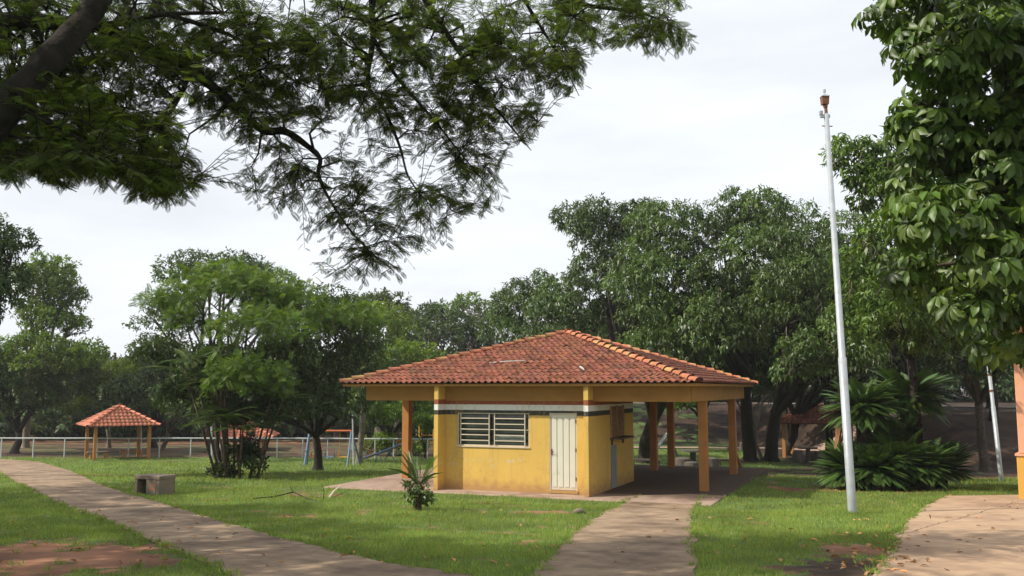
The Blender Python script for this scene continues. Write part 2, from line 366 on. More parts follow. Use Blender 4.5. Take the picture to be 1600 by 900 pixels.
def ground_mat():
    m = mat('lawn_ground', (.085, .135, .035), .95, .3, .8, .4, 30)
    n = m.node_tree.nodes; l = m.node_tree.links.new; b = n['Principled BSDF']
    src = b.inputs['Base Color'].links[0].from_socket
    a = n.new('ShaderNodeAttribute'); a.attribute_name = 'bare'
    t = n.new('ShaderNodeTexCoord'); nz = n.new('ShaderNodeTexNoise'); nz.inputs['Scale'].default_value = 1.1; nz.inputs['Detail'].default_value = 9; l(t.outputs['Object'], nz.inputs['Vector'])
    r = n.new('ShaderNodeValToRGB'); l(nz.outputs[0], r.inputs[0])
    r.color_ramp.elements[0].position = .35; r.color_ramp.elements[0].color = (.13, .06, .032, 1)
    r.color_ramp.elements[1].position = .65; r.color_ramp.elements[1].color = (.33, .155, .085, 1)
    x = n.new('ShaderNodeMix'); x.data_type = 'RGBA'; l(a.outputs['Fac'], x.inputs[0]); l(src, x.inputs[6]); l(r.outputs[0], x.inputs[7])
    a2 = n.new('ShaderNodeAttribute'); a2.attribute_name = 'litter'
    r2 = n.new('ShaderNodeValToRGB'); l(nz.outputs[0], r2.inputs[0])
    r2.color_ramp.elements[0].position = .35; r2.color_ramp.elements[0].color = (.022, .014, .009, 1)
    r2.color_ramp.elements[1].position = .7; r2.color_ramp.elements[1].color = (.075, .043, .028, 1)  # litter colours darkened further, standing in for tree shade on the bank
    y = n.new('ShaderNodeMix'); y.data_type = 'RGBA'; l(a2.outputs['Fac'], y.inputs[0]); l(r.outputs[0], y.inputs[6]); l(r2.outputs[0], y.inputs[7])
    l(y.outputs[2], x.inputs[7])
    # ragged edge between grass and soil
    n3 = n.new('ShaderNodeTexNoise'); n3.inputs['Scale'].default_value = 7; n3.inputs['Detail'].default_value = 6; l(t.outputs['Object'], n3.inputs['Vector'])
    m3 = n.new('ShaderNodeMath'); m3.operation = 'SUBTRACT'; l(n3.outputs[0], m3.inputs[0]); m3.inputs[1].default_value = .5
    m4 = n.new('ShaderNodeMath'); m4.operation = 'MULTIPLY_ADD'; l(m3.outputs[0], m4.inputs[0]); m4.inputs[1].default_value = 1.6; l(a.outputs['Fac'], m4.inputs[2])
    m5 = n.new('ShaderNodeMapRange'); m5.inputs[1].default_value = .3; m5.inputs[2].default_value = .7; l(m4.outputs[0], m5.inputs[0])
    l(m5.outputs[0], x.inputs[0])
    l(x.outputs[2], b.inputs['Base Color'])
    return m
M['ground'] = ground_mat()
ground = npmesh('ground', V, Fq, M['ground'], smooth=True, vattr={'bare': baremask(V[:, 0], V[:, 1]), 'litter': litter_shade_mask(V[:, 0], V[:, 1])})
tag(ground, kind='structure')

# ---- paths
PATHPOLY = []
def strip(name, Lp, Rp, m, sub=10, k=8, lift=.02):
    """sheet between two pixel polylines laid on the terrain"""
    Lw = [G(*p) for p in Lp]; Rw = [G(*p) for p in Rp]
    vs_ = []; rows = 0
    PATHPOLY.append(np.array([(p.x, p.y) for p in Lw]+[(p.x, p.y) for p in Rw[::-1]]))
    for i in range(len(Lw)-1):
        for s in range(sub + (1 if i == len(Lw)-2 else 0)):
            t = s/sub
            a = Lw[i].lerp(Lw[i+1], t); b = Rw[i].lerp(Rw[i+1], t)
            for j in range(k+1):
                q = a.lerp(b, j/k)
                if j in (0, k):
                    w = (fbm(q.x, q.y, 2.6)-.5)*.22
                    dirn = (b-a).normalized(); q = q+dirn*float(w)
                q.z = float(terrain(q.x, q.y))+lift*(1 if j not in (0, k) else 1)
                vs_.append(q)
            rows += 1
    n0 = len(vs_)
    f = [(r*(k+1)+j, r*(k+1)+j+1, (r+1)*(k+1)+j+1, (r+1)*(k+1)+j) for r in range(rows-1) for j in range(k)]
    # skirt down the borders
    b = MB(); b.add(vs_, f)
    for j in (0, k):
        for r in range(rows-1):
            p, q = vs_[r*(k+1)+j], vs_[(r+1)*(k+1)+j]
            b.add([p, q, q-Vector((0, 0, .08)), p-Vector((0, 0, .08))], [(0, 1, 2, 3)])
    return tag(b.build(name, m, smooth=False), kind='structure')
def crack_mat(base, lines, w=.018):
    """add straight dark expansion joints: lines = world (point, direction)"""
    m = base; n = m.node_tree.nodes; l = m.node_tree.links.new; b = n['Principled BSDF']
    g = n.new('ShaderNodeNewGeometry'); s = n.new('ShaderNodeSeparateXYZ')
    nz = n.new('ShaderNodeTexNoise'); nz.inputs['Scale'].default_value = 1.7; nz.inputs['Detail'].default_value = 5; l(g.outputs['Position'], nz.inputs['Vector'])
    l(g.outputs['Position'], s.inputs[0])
    for (p, q) in lines:
        d = (q-p); d = Vector((d.x, d.y)).normalized(); nx_, ny_ = -d.y, d.x; c = nx_*p.x+ny_*p.y
        a1 = n.new('ShaderNodeMath'); a1.operation = 'MULTIPLY'; l(s.outputs[0], a1.inputs[0]); a1.inputs[1].default_value = nx_
        a2 = n.new('ShaderNodeMath'); a2.operation = 'MULTIPLY_ADD'; l(s.outputs[1], a2.inputs[0]); a2.inputs[1].default_value = ny_; l(a1.outputs[0], a2.inputs[2])
        a3 = n.new('ShaderNodeMath'); a3.operation = 'MULTIPLY_ADD'; l(nz.outputs[0], a3.inputs[0]); a3.inputs[1].default_value = .22; l(a2.outputs[0], a3.inputs[2])
        a4 = n.new('ShaderNodeMath'); a4.operation = 'SUBTRACT'; l(a3.outputs[0], a4.inputs[0]); a4.inputs[1].default_value = c+.11
        a5 = n.new('ShaderNodeMath'); a5.operation = 'ABSOLUTE'; l(a4.outputs[0], a5.inputs[0])
        a6 = n.new('ShaderNodeMath'); a6.operation = 'LESS_THAN'; l(a5.outputs[0], a6.inputs[0]); a6.inputs[1].default_value = w
        src = b.inputs['Base Color'].links[0].from_socket
        x = n.new('ShaderNodeMix'); x.data_type = 'RGBA'; l(a6.outputs[0], x.inputs[0]); l(src, x.inputs[6]); x.inputs[7].default_value = (.07, .05, .035, 1)
        l(x.outputs[2], b.inputs['Base Color'])
crack_mat(M['path'], [(G(310, 865), G(500, 850)), (G(860, 864), G(1085, 868)), (G(60, 730), G(20, 740))])
crack_mat(M['pave'], [(G(1450, 797), G(1600, 788)), (G(1540, 800), G(1600, 783))], .012)
strip('footpath', [(-200, 717), (-60, 716), (0, 717), (62, 722), (110, 736), (155, 757), (215, 776), (300, 801), (400, 831), (500, 857), (600, 880), (740, 903), (900, 945), (1020, 1010)],
      [(-200, 745), (-60, 738), (0, 737), (30, 757), (60, 775), (105, 794), (165, 815), (210, 835), (262, 857), (305, 875), (345, 893), (380, 912), (430, 960), (470, 1030)], M['path'])
strip('walkway', [(1000, 776), (977, 784), (950, 799), (927, 813), (899, 834), (873, 860), (846, 886), (815, 920), (780, 990)],
      [(1100, 776), (1092, 784), (1088, 797), (1083, 812), (1082, 832), (1083, 862), (1088, 890), (1096, 925), (1110, 990)], M['path'], lift=.028)
strip('pavement', [(1478, 776), (1458, 785), (1440, 797), (1420, 815), (1400, 838), (1392, 862), (1368, 890), (1340, 925), (1290, 990)],
      [(1900, 770), (1900, 783), (1900, 795), (1900, 815), (1900, 838), (1900, 862), (1900, 890), (1900, 925), (1900, 990)], M['pave'], k=10, lift=.024)
# far path on the left beyond the fence, playground path and the road on the bank
def ribbon(name, pts, w, m, lift=.03):
    b = MB(); vs_ = []
    pts = [Vector((x, y, 0)) for x, y in pts]; out = []
    for i in range(len(pts)-1):
        for s in range(8): out.append(pts[i].lerp(pts[i+1], s/8))
    out.append(pts[-1])
    for i, p in enumerate(out):
        t = (out[min(i+1, len(out)-1)]-out[max(0, i-1)]).normalized(); nn = Vector((-t.y, t.x, 0))
        for s in (-.5, 0, .5):
            q = p+nn*w*s; q.z = float(terrain(q.x, q.y))+lift; vs_.append(q)
    f = []
    for i in range(len(out)-1):
        for j in (0, 1): f.append((3*i+j, 3*i+j+1, 3*i+4+j, 3*i+3+j))
    b.add(vs_, f); return tag(b.build(name, m), kind='structure')
M['road'] = mat('road_surface', (.26, .20, .16), .95, .15, 1, .2, 20)
ribbon('far_path', [(-60, 77), (-30, 76), (-8, 78)], 1.3, M['path'], .05)
ribbon('playground_path', [(5, 60.5), (16, 59.5), (24, 53)], 1.3, M['playpath'], .05)
ribbon('road', [(0, 81), (22, 80), (34, 63), (60, 60)], 4.0, M['road'], .06)
# pavilion floor
b = MB(); k = 5.45
b.box(-k, k, -k, k, -.55, 0)
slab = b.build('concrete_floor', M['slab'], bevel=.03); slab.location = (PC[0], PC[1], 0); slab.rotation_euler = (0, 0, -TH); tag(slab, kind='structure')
PATHPOLY.append(np.array([loc2w(-k, -k), loc2w(k, -k), loc2w(k, k), loc2w(-k, k)]))

# ------------------------------------------------------------------ roofs
def tiled_roof(parent, hx, hy, ze, rise, row=.33, tw=.2, mt=None, mr=None, seed=1, worn=True):
    rg = np.random.default_rng(seed)
    V = []; Fc = []; T = []
    prof = [(-.5, .0), (-.32, .0), (-.2, .032), (0, .052), (.2, .032), (.32, .0), (.5, .0)]
    for side in range(4):
        h, hp = (hx, hy) if side % 2 == 0 else (hy, hx)   # half width along eave, distance eave->apex in plan
        sl = math.hypot(hp, rise); nrow = int(sl/row)+1
        an = side*math.pi/2
        ca, sa = math.cos(an), math.sin(an)
        # local: eave centre toward -y for side 0
        def tw_(u, v, w):
            y = -hp+v*hp/sl - w*rise/sl*1.0; z = ze+v*rise/sl+w*hp/sl
            return (u*ca-y*sa, u*sa+y*ca, z)
        for r in range(nrow):
            v0 = r*row-.05; v1 = min((r+1)*row+.04, sl)
            hw = h*(1-max(v0, 0)/sl)
            hw1 = h*(1-v1/sl)
            nt_ = int(2*hw/tw)+2
            off = (rg.random()-.5)*.02
            for t in range(-nt_//2-1, nt_//2+2):
                u = t*tw+off
                if abs(u) > hw+tw*.5: continue
                jit = rg.normal(0, .004); rot = rg.normal(0, .006)
                lift0 = .035+abs(rg.normal(0, .006)) + (.02 if (worn and rg.random() < .03) else 0)
                base = len(V)
                for (pu, pz) in prof:
                    uu = u+pu*tw*1.02
                    a = max(-hw-.03, min(hw+.03, uu)); c = max(-hw1-.02, min(hw1+.02, uu))
                    V.append(tw_(a, v0+jit, pz+lift0)); V.append(tw_(c+rot, v1+jit, pz*.8+.008))
                for (pu, pz) in prof:   # butt edge
                    uu = u+pu*tw*1.02; a = max(-hw-.03, min(hw+.03, uu)); V.append(tw_(a, v0+jit+.004, pz+lift0-.016-.0))
                n = len(prof)
                c0 = .82+.36*rg.random(); col = (c0*rg.uniform(.95, 1.1), c0*rg.uniform(.9, 1.1), c0*rg.uniform(.85, 1.1))
                if worn and rg.random() < .12: col = tuple(np.array(col)*rg.uniform(.55, .8))
                for i in range(n-1):
                    Fc.append((base+2*i, base+2*i+2, base+2*i+3, base+2*i+1)); T.append(col)
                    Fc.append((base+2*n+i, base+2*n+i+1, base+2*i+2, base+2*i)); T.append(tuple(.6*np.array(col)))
        # under-sheet
        b0 = len(V)
        V += [tw_(-h, 0, -.012), tw_(h, 0, -.012), tw_(0, sl, -.012), tw_(0, sl, -.012)]
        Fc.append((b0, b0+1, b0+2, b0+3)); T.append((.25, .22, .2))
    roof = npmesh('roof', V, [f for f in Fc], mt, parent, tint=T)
    # ridge caps
    for sx, sy in ((1, -1), (-1, -1), (1, 1), (-1, 1)):
        a = Vector((sx*hx*1.0, sy*hy*1.0, ze+.04)); c = Vector((0, 0, ze+rise+.05)); d = c-a; Ld = d.length; d.normalize()
        side = d.cross(Vector((0, 0, 1))).normalized(); up = side.cross(d)
        n = int(Ld/.36); V = []; Fc = []; T = []
        for i in range(n+1):
            p0 = a+d*(i*Ld/n-.06); p1 = a+d*((i+1)*Ld/n)
            if i == n: p0 = c-d*.1; p1 = c+d*.12
            r0, r1 = .125, .095
            b0 = len(V); off = up*(.035+rg.normal(0, .005)); sj = side*rg.normal(0, .006)
            for q in range(9):
                aa = math.pi*q/8
                V.append(p0+off+sj+side*math.cos(aa)*r0+up*(math.sin(aa)*r0*.8-.02)); V.append(p1+side*math.cos(aa)*r1+up*(math.sin(aa)*r1*.8-.02))
            V.append(p0+off-up*.03)
            c0 = .85+.3*rg.random(); col = (c0*1.05, c0, c0)
            for q in range(8):
                Fc.append((b0+2*q, b0+2*q+2, b0+2*q+3, b0+2*q+1)); T.append(col)
                Fc.append((b0+2*q, b0+18, b0+18, b0+2*q+2)) if False else None
            for q in range(0, 8, 2):
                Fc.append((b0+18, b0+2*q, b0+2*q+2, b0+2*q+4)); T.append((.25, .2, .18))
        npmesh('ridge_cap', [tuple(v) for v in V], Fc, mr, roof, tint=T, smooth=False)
    return roof

# ------------------------------------------------------------------ pavilion
pav = empty('pavilion', (PC[0], PC[1], 0), -TH, 'yellow park kiosk pavilion under a large square red clay tile roof on orange columns', 'pavilion')
ZE = 2.90
tiled_roof(pav, HS, HS, ZE, 1.62, mt=M['tile'], mr=M['ridge'], seed=3, tw=.185, row=.30)
b = MB(); e = HS-.03; q = .04
for sgn in (1, -1):
    b.box(-e, e, sgn*e, sgn*(e-q), 2.82, 2.90); b.box(sgn*e, sgn*(e-q), -e+q+.002, e-q-.002, 2.82, 2.90)
b.build('fascia', M['ybeam'], pav)
# soffit: sloping boards under the tiles
b = MB()
b.add([(-5.05, -5.05, 2.865), (5.05, -5.05, 2.865), (5.05, 5.05, 2.865), (-5.05, 5.05, 2.865), (0, 0, 4.35)], [(1, 0, 4), (2, 1, 4), (3, 2, 4), (0, 3, 4)])
b.build('ceiling', mat('ceiling_boards', (.22, .12, .06), .8, .2, 4), pav)
# perimeter beams with cantilevered ends
def beam(x0, x1, y0, y1): MB().box(x0, x1, y0, y1, 2.42, 2.855).build('beam', M['ybeam'], pav, bevel=.01)
beam(-4.62, 4.80, -4.60, -4.42); beam(-4.62, 4.80, 4.60, 4.78)
beam(4.62, 4.84, -4.415, 4.595); beam(-4.64, -4.44, -4.415, 4.595)
for x, y in ((4.73, -2.48), (4.68, 2.9), (-4.54, -2.25), (-4.54, 2.7), (2.25, 4.69), (-2.25, 4.69), (1.95, 3.35)):
    MB().box(x-.115, x+.115, y-.115, y+.115, -.02, 2.417 if abs(y) < 4 and abs(x) > 4 or abs(y) > 4.5 else 2.95).build('column', M['orange'], pav, bevel=.008)
# kiosk
KX0, KX1, KF, KW, KB = -2.18, 2.27, -5.04, -4.60, -.55
def wpx(px, yl, z=1.2):
    """local x on the local plane y=yl hit by photo column px"""
    lo, hi = -8, 8
    for _ in range(40):
        m = (lo+hi)/2; w = loc2w(m, yl); X = 800+F*w[0]/(w[1]*cp+(z-CAMH)*sp)
        if X < px: lo = m
        else: hi = m
    return lo
def wpy(px, py, yl):
    x = wpx(px, yl); w = loc2w(x, yl); return P(px, py, w[1]).z
wx0, wx1 = wpx(714.5, KW), wpx(827, KW); wz0, wz1 = wpy(827, 698.5, KW), wpy(760, 645, KW)
dx0, dx1 = wpx(858.5, KW), wpx(901.5, KW); dz1 = wpy(880, 645.5, KW); dz0 = .085
print('window', wx0, wx1, wz0, wz1, 'door', dx0, dx1, dz0, dz1)
WT = 2.418
b = MB(); wt = .14
b.box(KX0+.13, wx0, KW, KW+wt, 0, WT); b.box(wx0, wx1, KW, KW+wt, 0, wz0); b.box(wx0, wx1, KW, KW+wt, wz1, WT)
b.box(wx1, dx0, KW, KW+wt, 0, WT); b.box(dx0, dx1, KW, KW+wt, dz1, WT); b.box(dx0, dx1, KW, KW+wt, 0, dz0); b.box(dx1, KX1-.13, KW, KW+wt, 0, WT)
b.build('front_wall', M['kiosk'], pav)
b = MB(); b.box(KX0+.13, KX1-.13, KW-.0, KW-.004, 2.418, 2.84)
# side walls with projecting wings up to the eave
sy0, sy1 = -3.05, -1.75     # opening on the right wall
b = MB(); b.box(KX1-.13, KX1, KF, KW-.003, 0, 2.86)
b.box(KX1-.13, KX1, KW-.003, sy0, 0, WT); b.box(KX1-.13, KX1, sy0, sy1, 0, 1.42); b.box(KX1-.13, KX1, sy0, sy1, 2.27, WT); b.box(KX1-.13, KX1, sy1, KB, 0, WT)
b.build('side_wall', M['kiosk'], pav, bevel=.006)
b = MB(); b.box(KX0, KX0+.13, KF, KW-.003, 0, 2.86); b.box(KX0, KX0+.13, KW-.003, KB, 0, WT)
b.build('side_wall', M['kiosk'], pav, bevel=.006)
b = MB(); b.box(KX0+.13, KX1-.13, KB-wt, KB, 0, WT); b.build('back_wall', M['kiosk'], pav)
MB().box(KX0+.14, KX1-.14, KW+wt+.01, KB-wt-.01, 2.3, 2.40).build('inner_ceiling', M['dark'], pav)
MB().box(KX0+.14, KX1-.14, KW+wt+.8, KW+wt+.83, 0.01, 2.29).build('inner_partition', M['dark'], pav)
MB().box(dx0-.02, dx1+.02, KW-.03, KW-.004, dz0-.07, dz0-.004).build('door_step', M['kiosk'], pav)
# window
fr = MB(); t = .03
fr.box(wx0, wx1, KW+.02, KW+.06, wz0, wz0+t); fr.box(wx0, wx1, KW+.02, KW+.06, wz1-t, wz1)
fr.box(wx0, wx0+t, KW+.021, KW+.059, wz0+t, wz1-t); fr.box(wx1-t, wx1, KW+.021, KW+.059, wz0+t, wz1-t)
win = fr.build('window', M['cream'], pav)
ww = wx1-wx0; p1, p2, p3, p4 = wx0+ww*.055, wx0+ww*.455, wx0+ww*.53, wx0+ww*.945
zz = [wz0+(wz1-wz0)*(i/6) for i in range(1, 6)]
for (a, c) in ((p1, p2), (p3, p4)):
    g = MB()
    g.box(a-.012, a+.012, KW-.035, KW-.012, wz0, wz1); g.box(c-.012, c+.012, KW-.035, KW-.012, wz0, wz1)
    for i, z in enumerate(zz): g.box(a+.013, c-.013, KW-.034, KW-.014, z-.013, z+.013)
    g.build('grille', M['cream'], win)
g = MB(); g.box(wx0, wx1, KW-.011, KW-.002, zz[2]-.009, zz[2]+.009); g.build('crossbar', M['cream'], win)
g = MB()
for i in range(6):   # louvre panes, tilted
    z0 = wz0+(wz1-wz0)*i/6+.01; z1 = wz0+(wz1-wz0)*(i+1)/6-.008
    if z0 < wz0+t: z0 = wz0+t
    if z1 > wz1-t: z1 = wz1-t
    for (a, c) in ((wx0+t, p2+.02), (p2+.05, p3-.02), (p3, wx1-t)):
        g.add([(a, KW+.045, z0), (c, KW+.045, z0), (c, KW+.075, z1), (a, KW+.075, z1)], [(0, 1, 2, 3)])
g.build('pane', M['glass'], win)
z0 = wz0+(wz1-wz0)/6+.01; z1 = wz0+(wz1-wz0)*2/6-.008
MB().box(p3+.02, p4-.02, KW+.03, KW+.036, z0+.01, z1).build('pale_pane', mat('painted_reflection', (.17, .20, .18), .3, .3, 6), win)  # lighter pane colour paints a reflection onto the glass
MB().box(wx0-.02, wx1+.02, KW-.03, KW-.003, wz0-.035, wz0-.004).build('sill', M['cream'], win)
# door: ribbed cream metal leaf
d = MB(); d.box(dx0+.03, dx1-.03, KW+.03, KW+.06, dz0+.01, dz1-.03)
nr = 4; dw = (dx1-dx0-.08)/nr
for i in range(nr):
    x = dx0+.04+i*dw; d.box(x+.03, x+dw-.012, KW+.015, KW+.029, dz0+.09, dz1-.12)
door = d.build('door', M['door'], pav, bevel=.004)
f = MB(); f.box(dx0, dx0+.028, KW+.005, KW+.08, dz0, dz1); f.box(dx1-.028, dx1, KW+.005, KW+.08, dz0, dz1); f.box(dx0+.029, dx1-.029, KW+.005, KW+.08, dz1-.028, dz1)
f.build('door_frame', M['cream'], door)
h = MB(); h.box(dx0+.045, dx0+.075, KW-.005, KW+.014, 1.0, 1.16); h.tube([(dx0+.06, KW-.005, 1.09), (dx0+.06, KW-.035, 1.09), (dx0+.15, KW-.035, 1.085)], .008, 6)
h.build('handle', M['rust'], door)
for zz_ in (.35, 1.1, 1.85): MB().box(dx1-.05, dx1-.015, KW-.004, KW+.014, zz_, zz_+.09).build('hinge', M['rust'], door)
MB().box(dx0+.035, dx1-.035, KW+.02, KW+.0285, dz0+.012, dz0+.075).build('kick_plate', M['cream'], door)
# serving hatch on the right wall: louvred shutter and shelf
s = MB()
for i in range(12):
    z = 1.46+i*.066
    s.add([(KX1+.045, sy0+.02, z), (KX1+.045, sy1-.02, z), (KX1-.02, sy1-.02, z+.055), (KX1-.02, sy0+.02, z+.055), (KX1+.045, sy0+.02, z+.012), (KX1+.045, sy1-.02, z+.012), (KX1-.02, sy1-.02, z+.067), (KX1-.02, sy0+.02, z+.067)],
          [(0, 3, 2, 1), (4, 5, 6, 7), (0, 1, 5, 4), (1, 2, 6, 5), (2, 3, 7, 6), (3, 0, 4, 7)])
s.box(KX1-.03, KX1+.05, sy0-.02, sy0+.018, 1.43, 2.28); s.box(KX1-.03, KX1+.05, sy1-.018, sy1+.02, 1.43, 2.28); s.box(KX1-.03, KX1+.05, (sy0+sy1)/2-.02, (sy0+sy1)/2+.02, 1.43, 2.28)
s.build('shutter', mat('shutter_paint', (.42, .25, .15), .7, .15, 5), pav)
MB().box(KX1+.003, KX1+.32, sy0-.05, sy1+.1, 1.36, 1.405).box(KX1+.003, KX1+.05, sy0+.05, sy0+.09, 1.2, 1.357).box(KX1+.003, KX1+.05, sy1-.09, sy1-.05, 1.2, 1.357).build('counter', M['dconc'], pav)
MB().box(KX1+.003, KX1+.03, sy0+.03, sy0+.52, .02, 1.19).build('hatch_door', mat('grey_blue_door', (.24, .27, .26), .6, .1, 4), pav)

# small debris on the roof
def roofpt(px, py):
    # intersection with the front slope plane (local)
    lo, hi = 18, 40
    for _ in range(50):
        m_ = (lo+hi)/2; p = P(px, py, m_); dx = p.x-PC[0]; dy = p.y-PC[1]; ly = dx*E2[0]+dy*E2[1]
        z = ZE+.07+(ly+HS)*1.62/HS
        if p.z < z: hi = m_
        else: lo = m_
        # front slope rises with distance; ray above until it hits
    return P(px, py, lo)
for (a, c, w, mm, lab) in (((765, 567), (822, 563), .03, 'white', 'thin pale stick lying across the red roof tiles'), ((906, 573), (913, 578), .05, 'white', 'short white scrap lying on the red roof tiles')):
    p, q = roofpt(*a), roofpt(*c); mid = p.lerp(q, .5)+Vector((0, 0, .01))
    o = MB().tube([p, mid, q], [w*.5, w*.55, w*.3], 5).build('stick' if 'stick' in lab else 'scrap', M[mm]); tag(o, lab, 'stick' if 'stick' in lab else 'litter')

# ------------------------------------------------------------------ gazebos
def gazebo(x, y, yaw, half, post, ze, rise, label, mt=None, mr=None, lift=0):
    z = float(terrain(x, y))
    g = empty('gazebo', (x, y, z+lift), yaw, label, 'gazebo', 'small square gazebos in the park')
    tiled_roof(g, half, half, ze, rise, row=.36, tw=.24, mt=mt or M['tile_new'], mr=mr or M['tile_new'], seed=int(abs(x)*10), worn=False)
    MB().add([(-half+.05, -half+.05, ze-.02), (half-.05, -half+.05, ze-.02), (half-.05, half-.05, ze-.02), (-half+.05, half-.05, ze-.02), (0, 0, ze+rise-.05)], [(1, 0, 4), (2, 1, 4), (3, 2, 4), (0, 3, 4)]) if False else None
    b = MB()
    for s in (1, -1):
        b.box(-post-.08, post+.08, s*post-.06, s*post+.06, ze-.02, ze+.12); b.box(s*post-.06, s*post+.06, -post+.065, post-.065, ze-.02, ze+.12)
    b.build('beam', M['orange'], g)
    for sx in (1, -1):
        for sy in (1, -1):
            MB().box(sx*post-.09, sx*post+.09, sy*post-.09, sy*post+.09, -.5, ze-.025).build('post', M['orange'], g, bevel=.01)
    return g, z
gp = G(169, 718)
gl, gz = gazebo(gp.x+.1, gp.y+1.0, R(33), 1.98, 1.5, 2.0, 1.15, 'red clay tiled gazebo on four orange posts beside the white fence')
def bench(x, y, yaw, Lb, label, m=None, back=False, name='bench'):
    z = float(terrain(x, y)); g = empty(name, (x, y, z), yaw, label, 'bench', 'low benches in the gazebos')
    MB().box(-Lb/2, Lb/2, -.2, .2, .36, .43).build('seat', m or M['conc'], g, bevel=.01)
    for s in (1, -1): MB().box(s*(Lb/2-.25)-.08, s*(Lb/2-.25)+.08, -.16, .16, -.2, .358).build('leg', M['orange'], g)
    return g
bench(gp.x-.9, gp.y+.7, R(33), 1.3, 'left one of two low benches under the gazebo by the fence')
bench(gp.x+.75, gp.y+1.6, R(33), 1.4, 'right one of two low benches under the gazebo by the fence', M['orange'])
q = P(378, 690, 66)
gazebo(q.x, q.y, R(10), 2.3, 1.6, 2.2, 1.2, 'red tiled gazebo half hidden behind the clump of thin stems', lift=-1.25)
q = G(1285, 716)
g3, g3z = gazebo(q.x+.2, q.y+1.2, R(-24), 2.3, 1.65, 1.9, 1.0, 'shaded brownish gazebo left of the sago palms with table under it', M['tile'], M['ridge'])
q = P(14, 690, 95)
gazebo(q.x, q.y, R(20), 1.5, 1.1, 2.0, .8, 'distant gazebo roof in the dark trees at the far left')

def stone_table(x, y, label, zz=None, h=.75, r=.5):
    z = float(terrain(x, y)) if zz is None else zz
    g = empty('table', (x, y, z), .3, label, 'table', 'concrete tables')
    MB().tube([(0, 0, h-.06), (0, 0, h)], r, 20).build('tabletop', M['dconc'], g)
    MB().tube([(0, 0, -.2), (0, 0, .1), (0, 0, h-.065)], [.2, .11, .12], 10).build('pedestal', M['dconc'], g)
    return g
def stone_stool(x, y, label, zz=None, s=1):
    z = float(terrain(x, y)) if zz is None else zz
    o = MB().tube([(0, 0, -.2), (0, 0, .0), (0, 0, .2*s), (0, 0, .42*s), (0, 0, .45*s)], [.19*s, .2*s, .24*s, .21*s, .15*s], 14).build('stool', M['dconc'], smooth=False)
    o.location = (x, y, z); return tag(o, label, 'stool', 'concrete stools')
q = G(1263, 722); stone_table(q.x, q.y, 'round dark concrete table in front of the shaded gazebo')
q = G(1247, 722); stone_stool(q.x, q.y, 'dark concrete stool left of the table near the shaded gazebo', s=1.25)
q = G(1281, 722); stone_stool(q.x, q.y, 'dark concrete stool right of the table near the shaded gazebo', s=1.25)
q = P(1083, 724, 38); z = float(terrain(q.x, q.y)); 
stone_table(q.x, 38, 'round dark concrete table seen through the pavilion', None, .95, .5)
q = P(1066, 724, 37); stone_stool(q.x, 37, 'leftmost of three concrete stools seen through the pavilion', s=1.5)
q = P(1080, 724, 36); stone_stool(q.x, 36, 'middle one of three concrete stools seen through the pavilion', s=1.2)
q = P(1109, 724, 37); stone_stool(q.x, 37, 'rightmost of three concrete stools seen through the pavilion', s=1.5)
# low rail benches behind the pavilion
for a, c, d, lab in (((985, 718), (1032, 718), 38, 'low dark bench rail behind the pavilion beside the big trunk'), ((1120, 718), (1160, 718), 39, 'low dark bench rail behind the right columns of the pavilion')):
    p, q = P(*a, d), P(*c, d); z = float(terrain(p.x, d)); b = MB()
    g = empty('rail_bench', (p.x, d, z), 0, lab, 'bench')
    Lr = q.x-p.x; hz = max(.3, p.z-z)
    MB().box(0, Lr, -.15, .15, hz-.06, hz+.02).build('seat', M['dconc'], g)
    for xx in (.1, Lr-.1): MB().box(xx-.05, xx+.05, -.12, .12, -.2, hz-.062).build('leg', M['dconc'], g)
q = G(1163, 703); o = MB().box(-.25, .25, -.2, .2, -.1, .45).build('concrete_block', M['dconc'], bevel=.03); o.location = q; tag(o, 'small dark concrete block on the grass past the trees', 'block')
# leaning plank by column
p = P(1147, 712, 33); q = P(1157, 724, 33.4)
o = MB().tube([p+Vector((0,0,.25)), q-Vector((0,0,.1))], .06, 5).build('wooden_prop', M['orange']); tag(o, 'short orange wooden prop leaning beside the rear right column', 'post')

# ------------------------------------------------------------------ fences
def rail_fence(name, pts, h, r, m, label, spacing=None, lower=False):
    g = empty(name, pts[0], 0, label, 'fence')
    g0 = Vector(pts[0]); tops = [Vector(p)-g0+Vector((0, 0, h)) for p in pts]
    MB().tube(tops, r, 6).build('rail', m, g)
    for p in pts:
        q = Vector(p)-g0; MB().tube([q-Vector((0, 0, .25)), q+Vector((0, 0, h-r*1.2))], r*.95, 6).build('post', m, g)
    return g
pl = []
for i, px in enumerate((-150, -100, -48, 2, 52, 101, 152, 201, 249, 298, 344, 391, 433, 473, 512, 549, 586, 615, 643, 668, 700)):
    d = 57-1.2*max(0, (px-430)/240)
    q = P(px, 700, d); q.z = float(terrain(q.x, d)); pl.append(q)
rail_fence('fence', pl, 1.2, .045, M['white'], 'white metal pipe rail fence running behind the left lawn')
pl = []
for px in range(60, 330, 45):
    q = P(px, 680, 92); q.z = float(terrain(q.x, 92)); pl.append(q)
rail_fence('far_fence', pl, 1.0, .05, M['white'], 'faint far pipe fence beyond the dry field')

